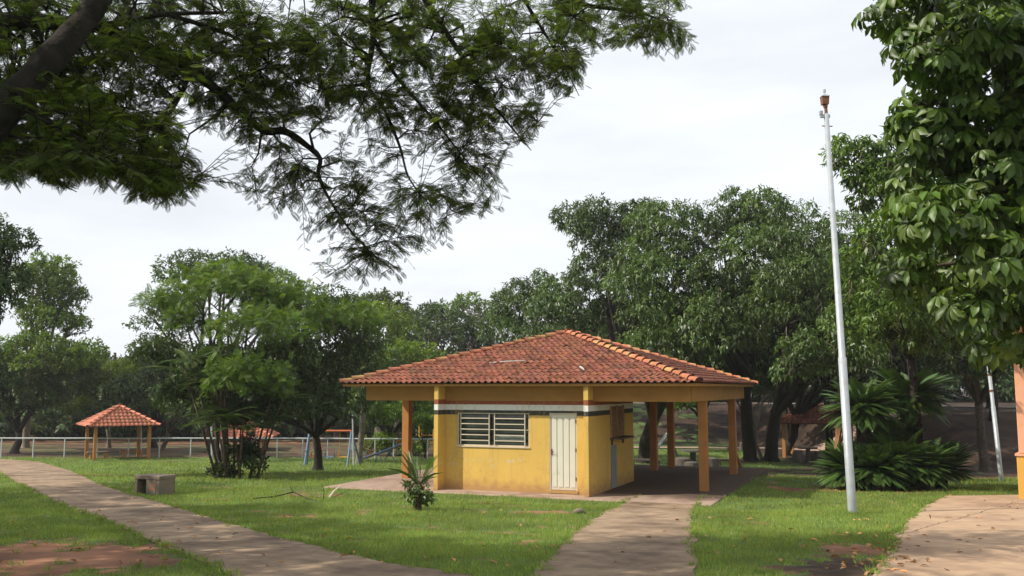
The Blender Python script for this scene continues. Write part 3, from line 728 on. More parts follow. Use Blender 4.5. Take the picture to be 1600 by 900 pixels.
# ------------------------------------------------------------------ playground
q = G(516, 728); Z0 = float(terrain(q.x, q.y+.8)); 
sw = empty('swing_set', (q.x, q.y+.6, Z0), R(-3), 'blue swing set with orange top bar behind the dark tree trunk', 'swing set')
k = q.y/1449; wL = (478-516)*k; wR = (545-516)*k; ht = (728-674)*k
MB().tube([(wL, 0, ht), (wR, 0, ht)], .055, 8).build('top_bar', M['swingor'], sw)
for x, s in ((wL, -1), (wR, 1)):
    for dy in (-.9, .9):
        MB().tube([(x+s*.35*(dy > 0), dy, -.2), (x, 0, ht)], .05, 8).build('leg', M['blue'], sw)
    MB().tube([(x+s*.08, -.55, ht*.45), (x+s*.08, .55, ht*.45)], .03, 6).build('brace', M['blue'], sw)
for i, (px, mm) in enumerate(((489, 'swingor'), (511, 'blue'), (533, 'yellow'))):
    x = (px-516)*k; b = MB()
    b.box(x-.24, x+.24, -.12, .12, .42, .46); st = b.build('seat', M[mm], sw)
    c = MB(); c.tube([(x-.23, 0, .46), (x-.2, 0, ht-.05)], .008, 4); c.tube([(x+.23, 0, .46), (x+.2, 0, ht-.05)], .008, 4); c.box(x-.25, x-.23, -.12, .12, .42, .65); c.box(x+.23, x+.25, -.12, .12, .42, .65)
    c.build('chain', M[mm], st)
# seesaw
q = G(594, 722); ss = empty('seesaw', (q.x, q.y, float(terrain(q.x, q.y))), R(-8), 'row of tilted orange and blue seesaw planks on the left lawn', 'seesaw')
for i in range(4):
    y = i*.55
    b = MB(); a = (-1.25, y, .12); c = (1.25, y, 1.0)
    mm = M['swingor'] if i else M['blue']
    b.tube([a, c], .045, 6); b.box(-1.2, -.9, y-.13, y+.13, .18, .24); b.box(.9, 1.2, y-.13, y+.13, .95, 1.0)
    b.tube([(-.85, y-.15, .55), (-.85, y+.15, .55)], .02, 5); b.tube([(-.85, y, .27), (-.85, y, .56)], .02, 5); b.tube([(.8, y, .85), (.8, y, 1.15)], .02, 5); b.tube([(.8, y-.15, 1.15), (.8, y+.15, 1.15)], .02, 5)
    b.build('plank', mm, ss)
MB().tube([(0, -.4, .52), (0, 2.1, .52)], .05, 6).build('axle', M['blue'], ss)
for y in (-.3, 2.0): MB().tube([(-.3, y, -.1), (0, y, .5), (.3, y, -.1)], .04, 6).build('support', M['blue'], ss)
# small climbing frames
def climbing(x, y, label, mm, h=1.6):
    z = float(terrain(x, y)); g = empty('climbing_frame', (x, y, z), .3, label, 'play frame')
    for sx in (-.5, .5):
        for sy in (-.4, .4): MB().tube([(sx, sy, -.1), (sx, sy, h)], .05, 6).build('post', M[mm], g)
    for zz_ in (.6, 1.1): MB().box(-.55, .55, -.47, -.41, zz_, zz_+.08).build('crossbar', M[mm], g)
    return g
q = P(300, 690, 84); climbing(q.x, 84, 'small yellow play frame far beyond the fence', 'yellow', 2.2)
q = P(668, 690, 64); climbing(q.x, 64, 'yellow wooden play frame glimpsed just left of the kiosk wall', 'yellow', 1.9)
# blue slide frame seen through the pavilion
q = G(1043, 712); g = empty('slide', (q.x, q.y, q.z), 0, 'thin blue slide frame seen between the rear pavilion columns', 'slide')
k = q.y/1449
MB().tube([(-22*k, 0, 0.05), (2*k, 0, 34*k)], .05, 6).tube([(-22*k, .5, 0.05), (2*k, .5, 34*k)], .05, 6).build('chute', M['white'], g)
MB().tube([(2*k, 0, 34*k), (16*k, 0, 0)], .04, 6).tube([(2*k, .5, 34*k), (16*k, .5, 0)], .04, 6).tube([(8*k, 0, 20*k), (8*k, .5, 20*k)], .03, 6).tube([(12*k, 0, 10*k), (12*k, .5, 10*k)], .03, 6).build('ladder', M['blue'], g)

# concrete bench box on the lawn
q1 = G(215, 770); q2 = G(233, 776)
g = empty('concrete_bench', (G(228, 775).x, G(236, 774).y+.35, float(terrain(G(236, 774).x, G(236, 774).y+.35))-.02), R(-24), 'hollow grey concrete block bench with a red mark beside the left footpath', 'bench')
MB().box(-.44, .44, -.30, .30, .44, .54).build('seat', M['conc'], g, bevel=.015)
MB().box(.31, .43, -.285, .285, -.1, .438).build('leg', M['conc'], g, bevel=.01)
MB().box(-.43, -.34, -.285, .285, -.1, .438).build('leg', M['conc'], g, bevel=.01)
MB().box(-.34, .31, .18, .285, -.1, .437).build('back_panel', M['dconc'], g)
MB().box(-.02, .31, -.29, -.17, -.1, .436).build('front_panel', M['conc'], g)
mk = MB(); mk.box(.12, .30, -.295, -.292, .29, .31); mk.box(.2, .215, -.295, -.292, .17, .288); mk.box(.12, .17, -.295, -.292, .17, .22); mk.box(.25, .29, -.295, -.292, .17, .22); mk.build('red_mark', M['swingor'], g)

# ------------------------------------------------------------------ poles
def lean_pole(name, base, top, r0, r1, label, m, head=False, cat='pole', sect=None):
    g = empty(name, base, 0, label, cat); t = top-base
    s = sect or .55
    MB().tube([(0, 0, -.3), (0, 0, 0), t*s], [r0, r0, r0*.95], 14).build('lower_shaft', m, g, smooth=True)
    MB().tube([t*s, t*(s+.001), t], [r0*.95, r0*.8, r1], 14).build('upper_shaft', m, g, smooth=True)
    return g, t
b0 = G(1332, 803); top = P(1291, 178, b0.y)
g, t = lean_pole('lamp_post', b0, top, .088, .05, 'tall slim galvanised lamp post with rusty lamp head on the right lawn', M['pole'], cat='lamp post', sect=.38)
MB().tube([t*.999, t+Vector((-.005, 0, .14))], .035, 8).tube([t+Vector((-.005, 0, .14)), t+Vector((-.02, 0, .2))], .05, 8).build('neck', M['rust'], g)
c = t+Vector((-.02, 0, .2))
hd = MB(); hd.add([c+Vector(v) for v in ((-.065, -.065, 0), (.065, -.065, 0), (.065, .065, 0), (-.065, .065, 0), (-.075, -.075, .17), (.075, -.075, .17), (.075, .075, .17), (-.075, .075, .17))],
                 [(0, 3, 2, 1), (4, 5, 6, 7), (0, 1, 5, 4), (1, 2, 6, 5), (2, 3, 7, 6), (3, 0, 4, 7)]); hb = hd.build('lamp_head', M['rust'], g)
cpz = MB(); cpz.add([c+Vector(v) for v in ((-.085, -.085, .172), (.085, -.085, .172), (.085, .085, .172), (-.085, .085, .172), (0, 0, .25))], [(0, 3, 2, 1), (0, 1, 4), (1, 2, 4), (2, 3, 4), (3, 0, 4)])
cpz.tube([c+Vector((0, 0, .27)), c+Vector((0, 0, .33))], .03, 8); cpz.build('lamp_cap', M['pole'], hb)
MB().box(t.x-.13, t.x+.07, t.y-.03, t.y+.03, t.z-.08, t.z-.02).box(t.x-.14, t.x-.08, t.y-.04, t.y+.04, t.z-.019, t.z+.06).build('bracket', M['pole'], g)
MB().tube([t+Vector((-.1, 0, -.26)), t+Vector((.12, 0, -.27))], .012, 5).build('bolt', M['rust'], g)
b0 = G(1565, 752); top = P(1541, 540, b0.y)
g, t = lean_pole('pole', b0, top, .075, .06, 'leaning grey pole with rust bands beside the orange wall', M['pole'])
for s in (.66, .78): MB().tube([t*s, t*(s+.012)], .078, 12).build('rust_band', M['rust'], g)
for px, pyb, pyt, d, lab, r in ((332, 715, 640, 50, 'thin white post standing behind the clump of stems', .06), (553, 722, 648, 46.5, 'thin white post touching the bare trunk by the swing', .045), (1238, 700, 600, 58, 'thin pale post among the dark trees above the shaded gazebo', .05), (222, 700, 650, 62, 'very thin grey post behind the tiled gazebo by the fence', .03)):
    p = P(px, pyb, d); p.z = float(terrain(p.x, d)); t_ = P(px-2, pyt, d)
    o = MB().tube([(0, 0, -.2), t_-p], [r, r*.8], 8).build('post', M['white']); o.location = p; tag(o, lab, 'post')

# ------------------------------------------------------------------ orange building at the right edge
q = G(1596, 781)
g = empty('building', (q.x, q.y, q.z), R(-34), 'corner of a peach and mustard painted building at the right edge', 'building')
wx_ = .0
MB().box(0, 6, 0, 8, 1.12, 4.4).build('upper_wall', M['wallor'], g, bevel=.02)
MB().box(-.05, 6, -.05, 8, -.4, 1.06).build('lower_wall', M['wallyel'], g, bevel=.02)
MB().box(-.08, 6, -.08, 8, 1.063, 1.117).build('ledge', M['wallor'], g)
MB().box(-.7, 6.6, -.7, 8.6, 4.41, 4.6).build('roof', M['conc'], g)

# ------------------------------------------------------------------ vegetation engine
def norm(a): return a/np.maximum(np.linalg.norm(a, axis=-1, keepdims=True), 1e-9)
T_LEAF = (np.array([[0, 0, 0], [.5, .42, .10], [0, 1, -.12], [-.5, .42, .10]]), np.array([[0, 1, 2, 3]]))
T_BIG = (np.array([[0, 0, 0], [.30, .35, .07], [.5, .68, .03], [0, 1, -.25], [-.5, .68, .03], [-.30, .35, .07], [0, .36, 0], [0, .70, -.08]]),
         np.array([[0, 1, 6, 6], [0, 6, 5, 5], [6, 1, 2, 7], [6, 7, 4, 5], [7, 2, 3, 3], [7, 3, 4, 4]]))
def t_frond(n=9, ang=62, ll=.30, w=.30, droop=-.25, fold=.0):
    V = []; Fc = []
    V += [(-.012, 0, 0), (.012, 0, 0), (.006, 1, droop), (-.006, 1, droop)]; Fc.append((0, 1, 2, 3))
    for i in range(n):
        t = (i+1)/(n+.6); y = t; z = droop*t*t
        l = ll*math.sin(math.pi*min(1, .18+.82*t))**.6*(1 if t < .8 else .8)
        for s in (-1, 1):
            a = math.radians(ang-20*t)
            dx, dy = s*math.sin(a)*l, math.cos(a)*l
            hx, hy = -dy*w*.5, dx*w*.5
            b = len(V)
            V += [(0, y, z), (dx*.5+hx, y+dy*.5+hy, z-fold*l*.5), (dx, y+dy, z-fold*l-.03), (dx*.5-hx, y+dy*.5-hy, z-fold*l*.5)]
            Fc.append((b, b+1, b+2, b+3))
    return np.array(V), np.array(Fc)
def place(tmpl, O, D, Nn, Ln, Wd, tint):
    """instances of a template baked to arrays; D = length direction, Nn = normal hint"""
    tv, tf = tmpl; D = norm(D); X = norm(np.cross(D, Nn)); Z = np.cross(X, D)
    Ln = np.broadcast_to(Ln, (len(O),)); Wd = np.broadcast_to(Wd, (len(O),))
    V = (O[:, None, :]+tv[None, :, 0, None]*X[:, None, :]*Wd[:, None, None]+tv[None, :, 1, None]*D[:, None, :]*Ln[:, None, None]
         + tv[None, :, 2, None]*Z[:, None, :]*Ln[:, None, None])
    n = len(O); m = len(tv)
    Fc = (tf[None]+np.arange(n)[:, None, None]*m).reshape(-1, tf.shape[1])
    T = np.repeat(tint, len(tf), axis=0)
    return V.reshape(-1, 3), Fc, T
def fixtri(Fc): return Fc
def join(parts):
    Vs, Fs, Ts = [], [], []; b = 0
    for v, f, t in parts:
        Vs.append(v); Fs.append(f+b); Ts.append(t); b += len(v)
    return np.concatenate(Vs), np.concatenate(Fs), np.concatenate(Ts)
def tints(rg, n, base=(1, 1, 1), v=.22, yel=.12, clump=None):
    c = np.ones((n, 3))*np.array(base); k = 1+rg.normal(0, v, (n, 1)); k = np.clip(k, .45, 1.7)
    if clump is not None: k = k*clump[:, None]
    c = c*k; y = rg.random(n)*yel*2; c[:, 0] *= 1+y; c[:, 2] *= 1-y*.5
    return c
def crown_leaves(rg, masses, leaf, wid, cover, style='droop', lobef=.33, tmpl=None, base=(1, 1, 1), drop=.5, nper=7):
    """masses: list of (centre Vector, rx, ry, rz). Lobes on each mass, leaf sprigs on the lobes."""
    tmpl = tmpl or T_LEAF; parts = []
    lob = []
    for (c, rx, ry, rz) in masses:
        rm = (rx*ry*rz)**(1/3); lr = rm*lobef; nl = max(5, int(3.2/lobef**2*.62))
        u = norm(rg.normal(size=(nl, 3))); u[:, 2] = np.where(u[:, 2] < -.45, -u[:, 2], u[:, 2])
        rad = rg.uniform(.58, .92, (nl, 1))
        cc = np.array(c)+u*rad*np.array([rx, ry, rz])
        rr = lr*rg.uniform(.65, 1.3, nl)
        for a, b_ in zip(cc, rr): lob.append((a, b_))
        # inner core keeps the middle from being see-through
        lob.append((np.array(c), rm*.5))
    C = np.array([l[0] for l in lob]); Rr = np.array([l[1] for l in lob])
    sA = leaf*wid*.5*nper
    Os, Ns, Cl = [], [], []
    for i in range(len(lob)):
        n = int(cover*4*math.pi*Rr[i]**2/sA)+4
        u = norm(rg.normal(size=(n, 3)))
        r = Rr[i]*np.clip(rg.normal(.93, .13, (n, 1)), .35, 1.3)
        p = C[i]+u*r*np.array([1.12, 1.12, .82])
        d = np.linalg.norm((p[:, None, :]-C[None])/np.array([1.12, 1.12, .82]), axis=2)/Rr[None]; d[:, i] = 9
        keep = (d.min(1) > .62) & ~((u[:, 2] < -.55) & (rg.random(n) < .5))
        p = p[keep]; u = u[keep]
        Os.append(p); Ns.append(u); Cl.append(np.full(len(p), np.clip(rg.normal(1, .2), .6, 1.5)))
    O = np.concatenate(Os); N = np.concatenate(Ns); K = np.concatenate(Cl)
    n = len(O)
    O = np.repeat(O, nper, 0); N = np.repeat(N, nper, 0); K = np.repeat(K, nper)
    m = len(O)
    O = O+rg.normal(0, leaf*.28, (m, 3))
    D = N*.55+rg.normal(0, .55, (m, 3))+np.array([0, 0, -drop])
    Nn = N*.5+np.array([0, 0, .8])+rg.normal(0, .35, (m, 3))
    ln = leaf*rg.uniform(.7, 1.2, m)
    return place(tmpl, O, D, Nn, ln, ln*wid/1.0 if tmpl is T_LEAF or tmpl is T_BIG else ln, tints(rg, m, base, clump=K))
def limb_tubes(mb, rg, base, masses, r0, forkz=.35, n=7):
    base = Vector(base); cs = [Vector(m[0]) for m in masses]
    mean = sum(cs, Vector((0, 0, 0)))/len(cs)
    low = min((m[0][2]-m[3]) for m in masses)
    hz = base.z+max(.6, (mean.z-base.z)*forkz)
    fork = Vector((base.x+(mean.x-base.x)*.22+rg.normal(0, .1), base.y+(mean.y-base.y)*.22, hz))
    mid = base.lerp(fork, .5)+Vector((rg.normal(0, .07), rg.normal(0, .07), 0))
    mb.tube([base-Vector((0, 0, .3)), base+Vector((0, 0, .02)), base+Vector((0, 0, .25)), mid, fork], [r0*1.7, r0*1.45, r0*1.08, r0*.92, r0*.85], n)
    for (c, rx, ry, rz) in masses:
        c = Vector(c)
        for k in range(3 if len(masses) < 4 else 2):
            e_ = c+Vector((rg.uniform(-.55, .55)*rx, rg.uniform(-.55, .55)*ry, rg.uniform(-.2, .5)*rz))
            m1 = fork.lerp(e_, .35)+Vector((rg.normal(0, .25), rg.normal(0, .25), rg.uniform(0, .5))); m2 = fork.lerp(e_, .7)+Vector((rg.normal(0, .3), rg.normal(0, .3), rg.uniform(0, .4)))
            mb.tube([fork-Vector((0, 0, .08)), m1, m2, e_], [r0*.6, r0*.42, r0*.26, r0*.07], 6, cap=False)
            for j in range(3):
                q = m2.lerp(e_, rg.random()*.6); e2_ = q+(c+Vector((rg.uniform(-.7, .7)*rx, rg.uniform(-.7, .7)*ry, rg.uniform(-.5, .75)*rz))-q)*.8
                mb.tube([q, q.lerp(e2_, .5)+Vector((0, 0, .1)), e2_], [r0*.2, r0*.13, r0*.04], 5, cap=False)
def tree(label, base, r0, mpx, leaf, wid, cover, lm, bark, seed, kind='tree', group=None, lobef=.33, drop=.5, tmpl=None, base_t=(1, 1, 1), fork=.35, nper=7, name='tree', depthf=.85):
    rg = np.random.default_rng(seed); ms = []
    for (px, py, d, rx, ry) in mpx:
        c = P(px, py, d); s = d/1449
        ms.append((np.array(c), rx*s, max(rx, ry)*s*depthf, ry*s))
    if base[0] != 'w': bw = G(*base)
    else:
        bw = Vector((base[1], base[2], float(terrain(base[1], base[2]))))
    g = empty(name, bw, 0, label, kind, group)
    bwn = np.array(bw)
    ml = [(m[0]-bwn, m[1], m[2], m[3]) for m in ms]
    mb = MB(); limb_tubes(mb, rg, (0, 0, 0), ml, r0, fork); mb.build('trunk', bark, g, smooth=True)
    V, Fc, T = crown_leaves(rg, ml, leaf, wid, cover*COVER.get(lm.name, 1.6), lobef=lobef, drop=drop, tmpl=tmpl, base=base_t, nper=nper)
    npmesh('crown', V, Fc, lm, g, tint=T)
    if lm is M['mango'] and name == 'tree':
        for (c, rx, ry, rz) in ml:
            for k in range(5):
                u = norm(np.array([rg.normal(), -abs(rg.normal())-.3, rg.normal()*.6])); p = Vector(np.array(c)+u*np.array([rx, ry, rz])*.98)
                a = [p]
                for j in range(4): a.append(a[-1]+Vector((rg.normal(0, .09), rg.normal(0, .06), -rg.uniform(.08, .2))))
                tb = MB(); tb.tube(a, [.014, .011, .009, .007, .004], 4, cap=False); tb.tube([a[2], a[2]+Vector((rg.normal(0, .2), 0, -.15))], [.008, .003], 4, cap=False); tb.build('dead_twig', M['barkl'], g)
    return g
GR = 'park trees around the lawns'
COVER = {'mango_leaf': 2.0, 'dark_leaf': 1.9, 'feathery_leaf': 1.5}
FR6 = t_frond(6, 60, .33, .42, -.2)
# --- mango-like trees behind the pavilion and to the right
MG = 'dense dark mango trees behind the pavilion'
tree('tall rounded mango tree rising at the left end of the right hand tree mass', ('w', 5.4, 46), .30, [(932, 362, 46, 62, 58), (990, 355, 46, 50, 46), (960, 430, 45, 80, 55)], .24, .30, 1.25, M['mango'], M['barkd'], 1, 'tree', MG, drop=.75, base_t=(1.0, .98, 1.25))  # bluish tint puts haze into the leaf colour
tree('lower sloping mango tree directly above the left half of the pavilion roof', (830, 716), .26, [(835, 470, 50, 55, 50), (900, 500, 47, 75, 65), (795, 520, 50, 45, 45), (850, 560, 49, 80, 45)], .25, .30, 1.2, M['mango'], M['barkd'], 2, 'tree', MG, drop=.75, base_t=(1.0, 1.0, 1.2))  # haze painted in by a slightly blue crown tint
tree('mango tree directly behind the pavilion roof peak with thick trunk seen inside', (1008, 723), .36, [(1050, 390, 40, 72, 75), (1010, 470, 39, 75, 75), (1085, 490, 38, 80, 75), (1020, 550, 38, 80, 45)], .22, .30, 1.25, M['mango'], M['barkd'], 3, 'tree', MG, drop=.75, fork=.3)
tree('mango tree with trunk just right of the pavilion, highest leader above the mass', (1172, 722), .34, [(1165, 365, 40, 85, 62), (1160, 450, 38, 90, 85), (1130, 520, 37, 70, 60)], .22, .30, 1.25, M['mango'], M['barkd'], 4, 'tree', MG, drop=.75, fork=.4)
tree('mango tree with drooping skirt of foliage left of the lamp post', (1205, 721), .34, [(1265, 380, 37, 85, 75), (1250, 470, 34, 75, 85), (1255, 565, 31.5, 48, 50), (1330, 540, 31, 55, 60)], .20, .30, 1.3, M['mango'], M['barkd'], 5, 'tree', MG, drop=.8, fork=.4)
tree('slimmer mango tree behind the gazebo table with dark crown', (1228, 712), .24, [(1300, 470, 48, 110, 90), (1180, 540, 48, 80, 60), (1400, 560, 48, 100, 70)], .28, .32, 1.1, M['dkleaf'], M['barkd'], 6, 'tree', MG, drop=.6)
tree('dark tree with pale slender trunk between the two thick trunks', (1188, 720), .12, [(1100, 560, 46, 70, 50), (1220, 600, 50, 50, 30)], .26, .32, 1.1, M['dkleaf'], M['barkl'], 61, 'tree', MG, drop=.6)
tree('lighter green tree between lamp post and broad leaved tree', ('w', 12.3, 28.2), .15, [(1400, 512, 25.5, 78, 46), (1478, 520, 25.5, 68, 50), (1345, 500, 26.2, 52, 42), (1330, 245, 24, 42, 36), (1372, 300, 24, 55, 60), (1395, 390, 23, 60, 75), (1350, 430, 25, 50, 60), (1415, 480, 24, 60, 70), (1450, 300, 24, 70, 120)], .19, .36, 1.25, M['mango'], M['barkd'], 7, 'tree', None, drop=.7, fork=.62, base_t=(1.25, 1.3, .9), tmpl=T_LEAF)
tree('tree with mottled leaning trunk right of the sago palms', (1540, 736), .20, [(1500, 560, 38, 80, 50), (1580, 560, 38, 70, 50), (1530, 480, 38, 110, 70)], .22, .34, 1.2, M['dkleaf'], M['bark'], 8, 'tree', None, drop=.6, fork=.55)
BG = 'trees standing on the right hand bank'
for i, (px, d, py, rx, ry, lab) in enumerate(((1010, 66, 585, 60, 45, 'leafy tree on the bank seen just above the rear of the pavilion'), (1085, 60, 618, 45, 34, 'light green low tree seen between the right columns of the pavilion'), (1150, 70, 575, 60, 50, 'bank tree filling the gap right of the pavilion roof'),
                         (1215, 62, 560, 60, 60, 'bank tree behind the thick trunks right of the pavilion'), (1290, 68, 560, 65, 65, 'bank tree above the shaded gazebo'), (1370, 60, 540, 65, 60, 'bank tree hidden behind the sago palm crowns'),
                         (1450, 64, 550, 65, 60, 'bank tree above the rightmost sago palm'), (1530, 62, 545, 65, 55, 'bank tree behind the mottled leaning trunk'), (1610, 58, 540, 65, 60, 'bank tree behind the orange wall'), (940, 74, 560, 60, 50, 'bank tree hidden behind the pavilion roof peak'))):
    p = P(px, py, d)
    tree(lab, ('w', p.x+.5, d), .2, [(px, py, d, rx, ry), (px+25, py-ry, d+3, rx*.9, ry), (px-30, py+8, d-4, rx*.7, ry*.6)], .32, .42, 1.0, M['fine'] if i == 1 else M['dkleaf'], M['barkd'], 300+i, 'tree', BG, drop=.4, base_t=(.9, .95, .9), fork=.5)
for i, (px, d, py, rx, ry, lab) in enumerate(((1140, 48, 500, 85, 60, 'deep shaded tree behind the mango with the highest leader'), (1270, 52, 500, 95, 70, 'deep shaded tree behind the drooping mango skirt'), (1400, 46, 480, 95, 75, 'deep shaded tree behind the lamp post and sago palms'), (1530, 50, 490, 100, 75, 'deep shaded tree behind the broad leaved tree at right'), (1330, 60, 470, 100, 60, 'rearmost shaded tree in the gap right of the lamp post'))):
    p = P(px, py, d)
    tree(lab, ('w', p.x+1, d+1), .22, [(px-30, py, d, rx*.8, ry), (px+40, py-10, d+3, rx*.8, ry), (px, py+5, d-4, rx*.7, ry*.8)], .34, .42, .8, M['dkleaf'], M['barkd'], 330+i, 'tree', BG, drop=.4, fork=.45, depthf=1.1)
# --- left side trees
tree('very dark tree crown at the far left edge rising into the sky', ('w', -21, 36), .3, [(-10, 395, 34, 55, 55), (-5, 470, 34, 50, 60), (-60, 430, 34, 70, 90)], .19, .38, 1.3, M['dkleaf'], M['barkd'], 9, 'tree', GR, drop=.4, base_t=(.8, .85, 1.0))
tree('pale layered tree left with flat open tiers of foliage', (40, 700), .25, [(72, 425, 62, 42, 24), (100, 462, 62, 38, 20), (62, 500, 62, 62, 24), (118, 512, 62, 32, 15), (40, 555, 60, 70, 32), (115, 560, 60, 50, 26), (60, 450, 63, 50, 30)], .26, .40, 1.7, M['fine'], M['barkl'], 10, 'tree', GR, lobef=.38, drop=.1, base_t=(.8, .85, 1.0))
tree('dark bushy tree behind the left end of the fence', ('w', -33, 62), .25, [(45, 625, 61, 60, 45), (-20, 610, 61, 60, 60), (105, 600, 64, 50, 50)], .27, .40, 1.2, M['dkleaf'], M['barkd'], 11, 'tree', GR, drop=.3)
tree('bright yellow green small tree above and left of the tiled gazebo', (170, 700), .15, [(150, 592, 66, 42, 24), (125, 635, 64, 26, 12), (190, 590, 66, 40, 25)], .26, .45, 1.1, M['fine'], M['barkl'], 12, 'tree', GR, drop=.2, base_t=(1.1, 1.05, .9))
tree('dark green round tree directly behind the tiled gazebo roof', (240, 700), .25, [(230, 620, 64, 60, 42), (180, 650, 63, 50, 30), (270, 580, 66, 50, 30)], .28, .42, 1.2, M['dkleaf'], M['barkd'], 13, 'tree', GR, drop=.3)
tree('tree with bare twisting branches just right of the tiled gazebo', (255, 702), .16, [(285, 640, 60, 45, 26), (300, 600, 60, 45, 26)], .24, .42, .8, M['dkleaf'], M['barkl'], 131, 'tree', GR, drop=.3)
tree('tall broad tree with dark rounded top behind the feathery clump', (330, 708), .3, [(300, 432, 50, 60, 32), (365, 425, 50, 62, 34), (250, 500, 52, 45, 34), (420, 470, 48, 60, 45), (250, 545, 52, 45, 25)], .22, .40, 1.05, M['dkleaf'], M['bark'], 14, 'tree', GR, drop=.3, lobef=.36, base_t=(1.15, 1.15, 1.1))
tree('bright feathery tree over the clump of thin stems on the left lawn', (352, 736), .13, [(330, 450, 35, 82, 34), (400, 455, 35, 70, 40), (300, 500, 36, 45, 22), (400, 520, 33, 85, 36), (265, 470, 37, 50, 16), (450, 490, 35, 70, 40), (540, 505, 37, 55, 32), (385, 590, 32, 70, 30)], .34, 1, 2.1, M['fine'], M['bark'], 15, 'tree', None, tmpl=FR6, lobef=.30, drop=.12, nper=5, fork=.5, base_t=(.78, .86, .8))
tree('dark leafy tree wrapped round the clump of thin stems', (345, 737), .1, [(330, 575, 36, 62, 42), (400, 590, 35, 60, 42), (290, 620, 37, 45, 30), (350, 640, 35.5, 50, 30), (420, 640, 35.5, 40, 28), (250, 560, 36, 40, 30), (450, 550, 35, 50, 35)], .2, .40, 1.6, M['dkleaf'], M['barkd'], 151, 'tree', GR, drop=.5, fork=.6, base_t=(1.1, 1.1, 1))
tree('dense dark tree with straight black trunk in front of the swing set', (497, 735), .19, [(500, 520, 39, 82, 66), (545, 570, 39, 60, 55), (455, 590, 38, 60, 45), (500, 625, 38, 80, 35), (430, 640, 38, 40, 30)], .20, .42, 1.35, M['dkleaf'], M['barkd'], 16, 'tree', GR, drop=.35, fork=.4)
tree('tree with bare pale trunk beside the thin post and seesaw', (561, 724), .17, [(560, 560, 47, 55, 45), (590, 610, 47, 40, 30)], .23, .42, 1.2, M['dkleaf'], M['barkl'], 17, 'tree', GR, drop=.3, fork=.7)
tree('light green tree peeping above the left end of the pavilion roof', (622, 705), .2, [(610, 560, 56, 55, 28), (655, 562, 58, 45, 22), (600, 510, 60, 45, 40)], .26, .42, 1.1, M['fine'], M['bark'], 18, 'tree', GR, drop=.15, base_t=(1.0, 1.0, 1.1))
tree('low hanging green tree seen under the left eave of the pavilion', (610, 706), .18, [(605, 650, 54, 40, 22), (650, 640, 56, 40, 30), (585, 620, 56, 40, 30)], .25, .42, 1.1, M['fine'], M['barkd'], 19, 'tree', GR, drop=.4, base_t=(.8, .9, .9))
tree('small leafy sapling between the left column and the kiosk', (664, 716), .05, [(662, 658, 50, 18, 8), (672, 668, 50, 12, 6)], .2, .5, 1.0, M['fine'], M['barkd'], 20, 'tree', GR, drop=.3)
tree('wide domed dark green tree above the left slope of the pavilion roof', (700, 704), .35, [(690, 520, 76, 78, 42), (740, 540, 76, 40, 35), (640, 545, 76, 40, 35)], .34, .42, 1.2, M['dkleaf'], M['bark'], 21, 'tree', GR, drop=.1, base_t=(1.2, 1.15, 1.3), lobef=.28)
tree('airy flat topped tree highest above the left slope of the pavilion roof', (752, 702), .3, [(735, 478, 88, 38, 12), (770, 500, 88, 45, 22), (690, 488, 90, 30, 10), (785, 470, 88, 20, 12)], .36, .40, .85, M['fine'], M['bark'], 22, 'tree', GR, drop=0, lobef=.4, base_t=(.75, .8, 1.2))
tree('hazy tree showing between the two tree groups behind the roof', (590, 700), .3, [(600, 480, 80, 40, 24), (560, 500, 80, 50, 40), (630, 500, 84, 30, 20)], .34, .42, 1.1, M['farleaf'], M['bark'], 23, 'tree', GR, drop=.1)
# rounded bushes behind the fence right part
for i, (px, py, rx, ry, lab) in enumerate(((590, 695, 34, 20, 'round green bush behind the seesaw and fence'), (645, 700, 26, 12, 'low green bush behind the fence left of the kiosk'))):
    tree(lab, (px, 712), .05, [(px, py, 60, rx, ry)], .24, .42, 1.3, M['fine'], M['bark'], 30+i, 'bush', None, name='bush', base_t=(.8, .85, .8))
SHR = ['shrub beyond the fence at the far left edge of the photo', 'pale shrub beyond the fence near the left edge', 'dark shrub beyond the fence left of the tiled gazebo', 'shrub beyond the fence touching the left of the gazebo roof', 'pale shrub seen behind the tiled gazebo posts', 'dark shrub just right of the tiled gazebo', 'shrub by the yellow play frame beyond the fence',
       'pale shrub behind the clump of thin stems', 'dark shrub right of the half hidden gazebo', 'shrub between the half hidden gazebo and the swing set', 'pale shrub seen through the swing set frame', 'dark shrub behind the seesaw planks', 'shrub beyond the fence next to the left orange column']
# far wood
rg = np.random.default_rng(77); ms = []
for i in range(150):
    px = rg.uniform(-250, 1850); d = rg.uniform(98, 150)
    topy = 575+rg.normal(0, 10)-(70 if px > 900 else 0)-(rg.random() < .2)*15
    ry = rg.uniform(45, 70); c = P(px, topy+ry, d); s = d/1449
    ms.append((np.array(c), rg.uniform(50, 90)*s, 6.0, ry*s))
V, Fc, T = crown_leaves(rg, ms, .8, .5, .85, lobef=.4, drop=.1, nper=4)
npmesh('far_wood', V, Fc, M['farleaf'], tint=T)['kind'] = 'stuff'
b = MB()
for i in range(110):
    px = rg.uniform(-200, 1800); d = rg.uniform(90, 108); p = P(px, 650, d); z = float(terrain(p.x, d))
    b.tube([(p.x, d, z-.2), (p.x+rg.normal(0, .3), d, z+3), (p.x+rg.normal(0, .6), d, z+8)], [.28, .2, .12], 6)
tag(b.build('far_trunks', M['barkd']), kind='stuff')
rg = np.random.default_rng(79)
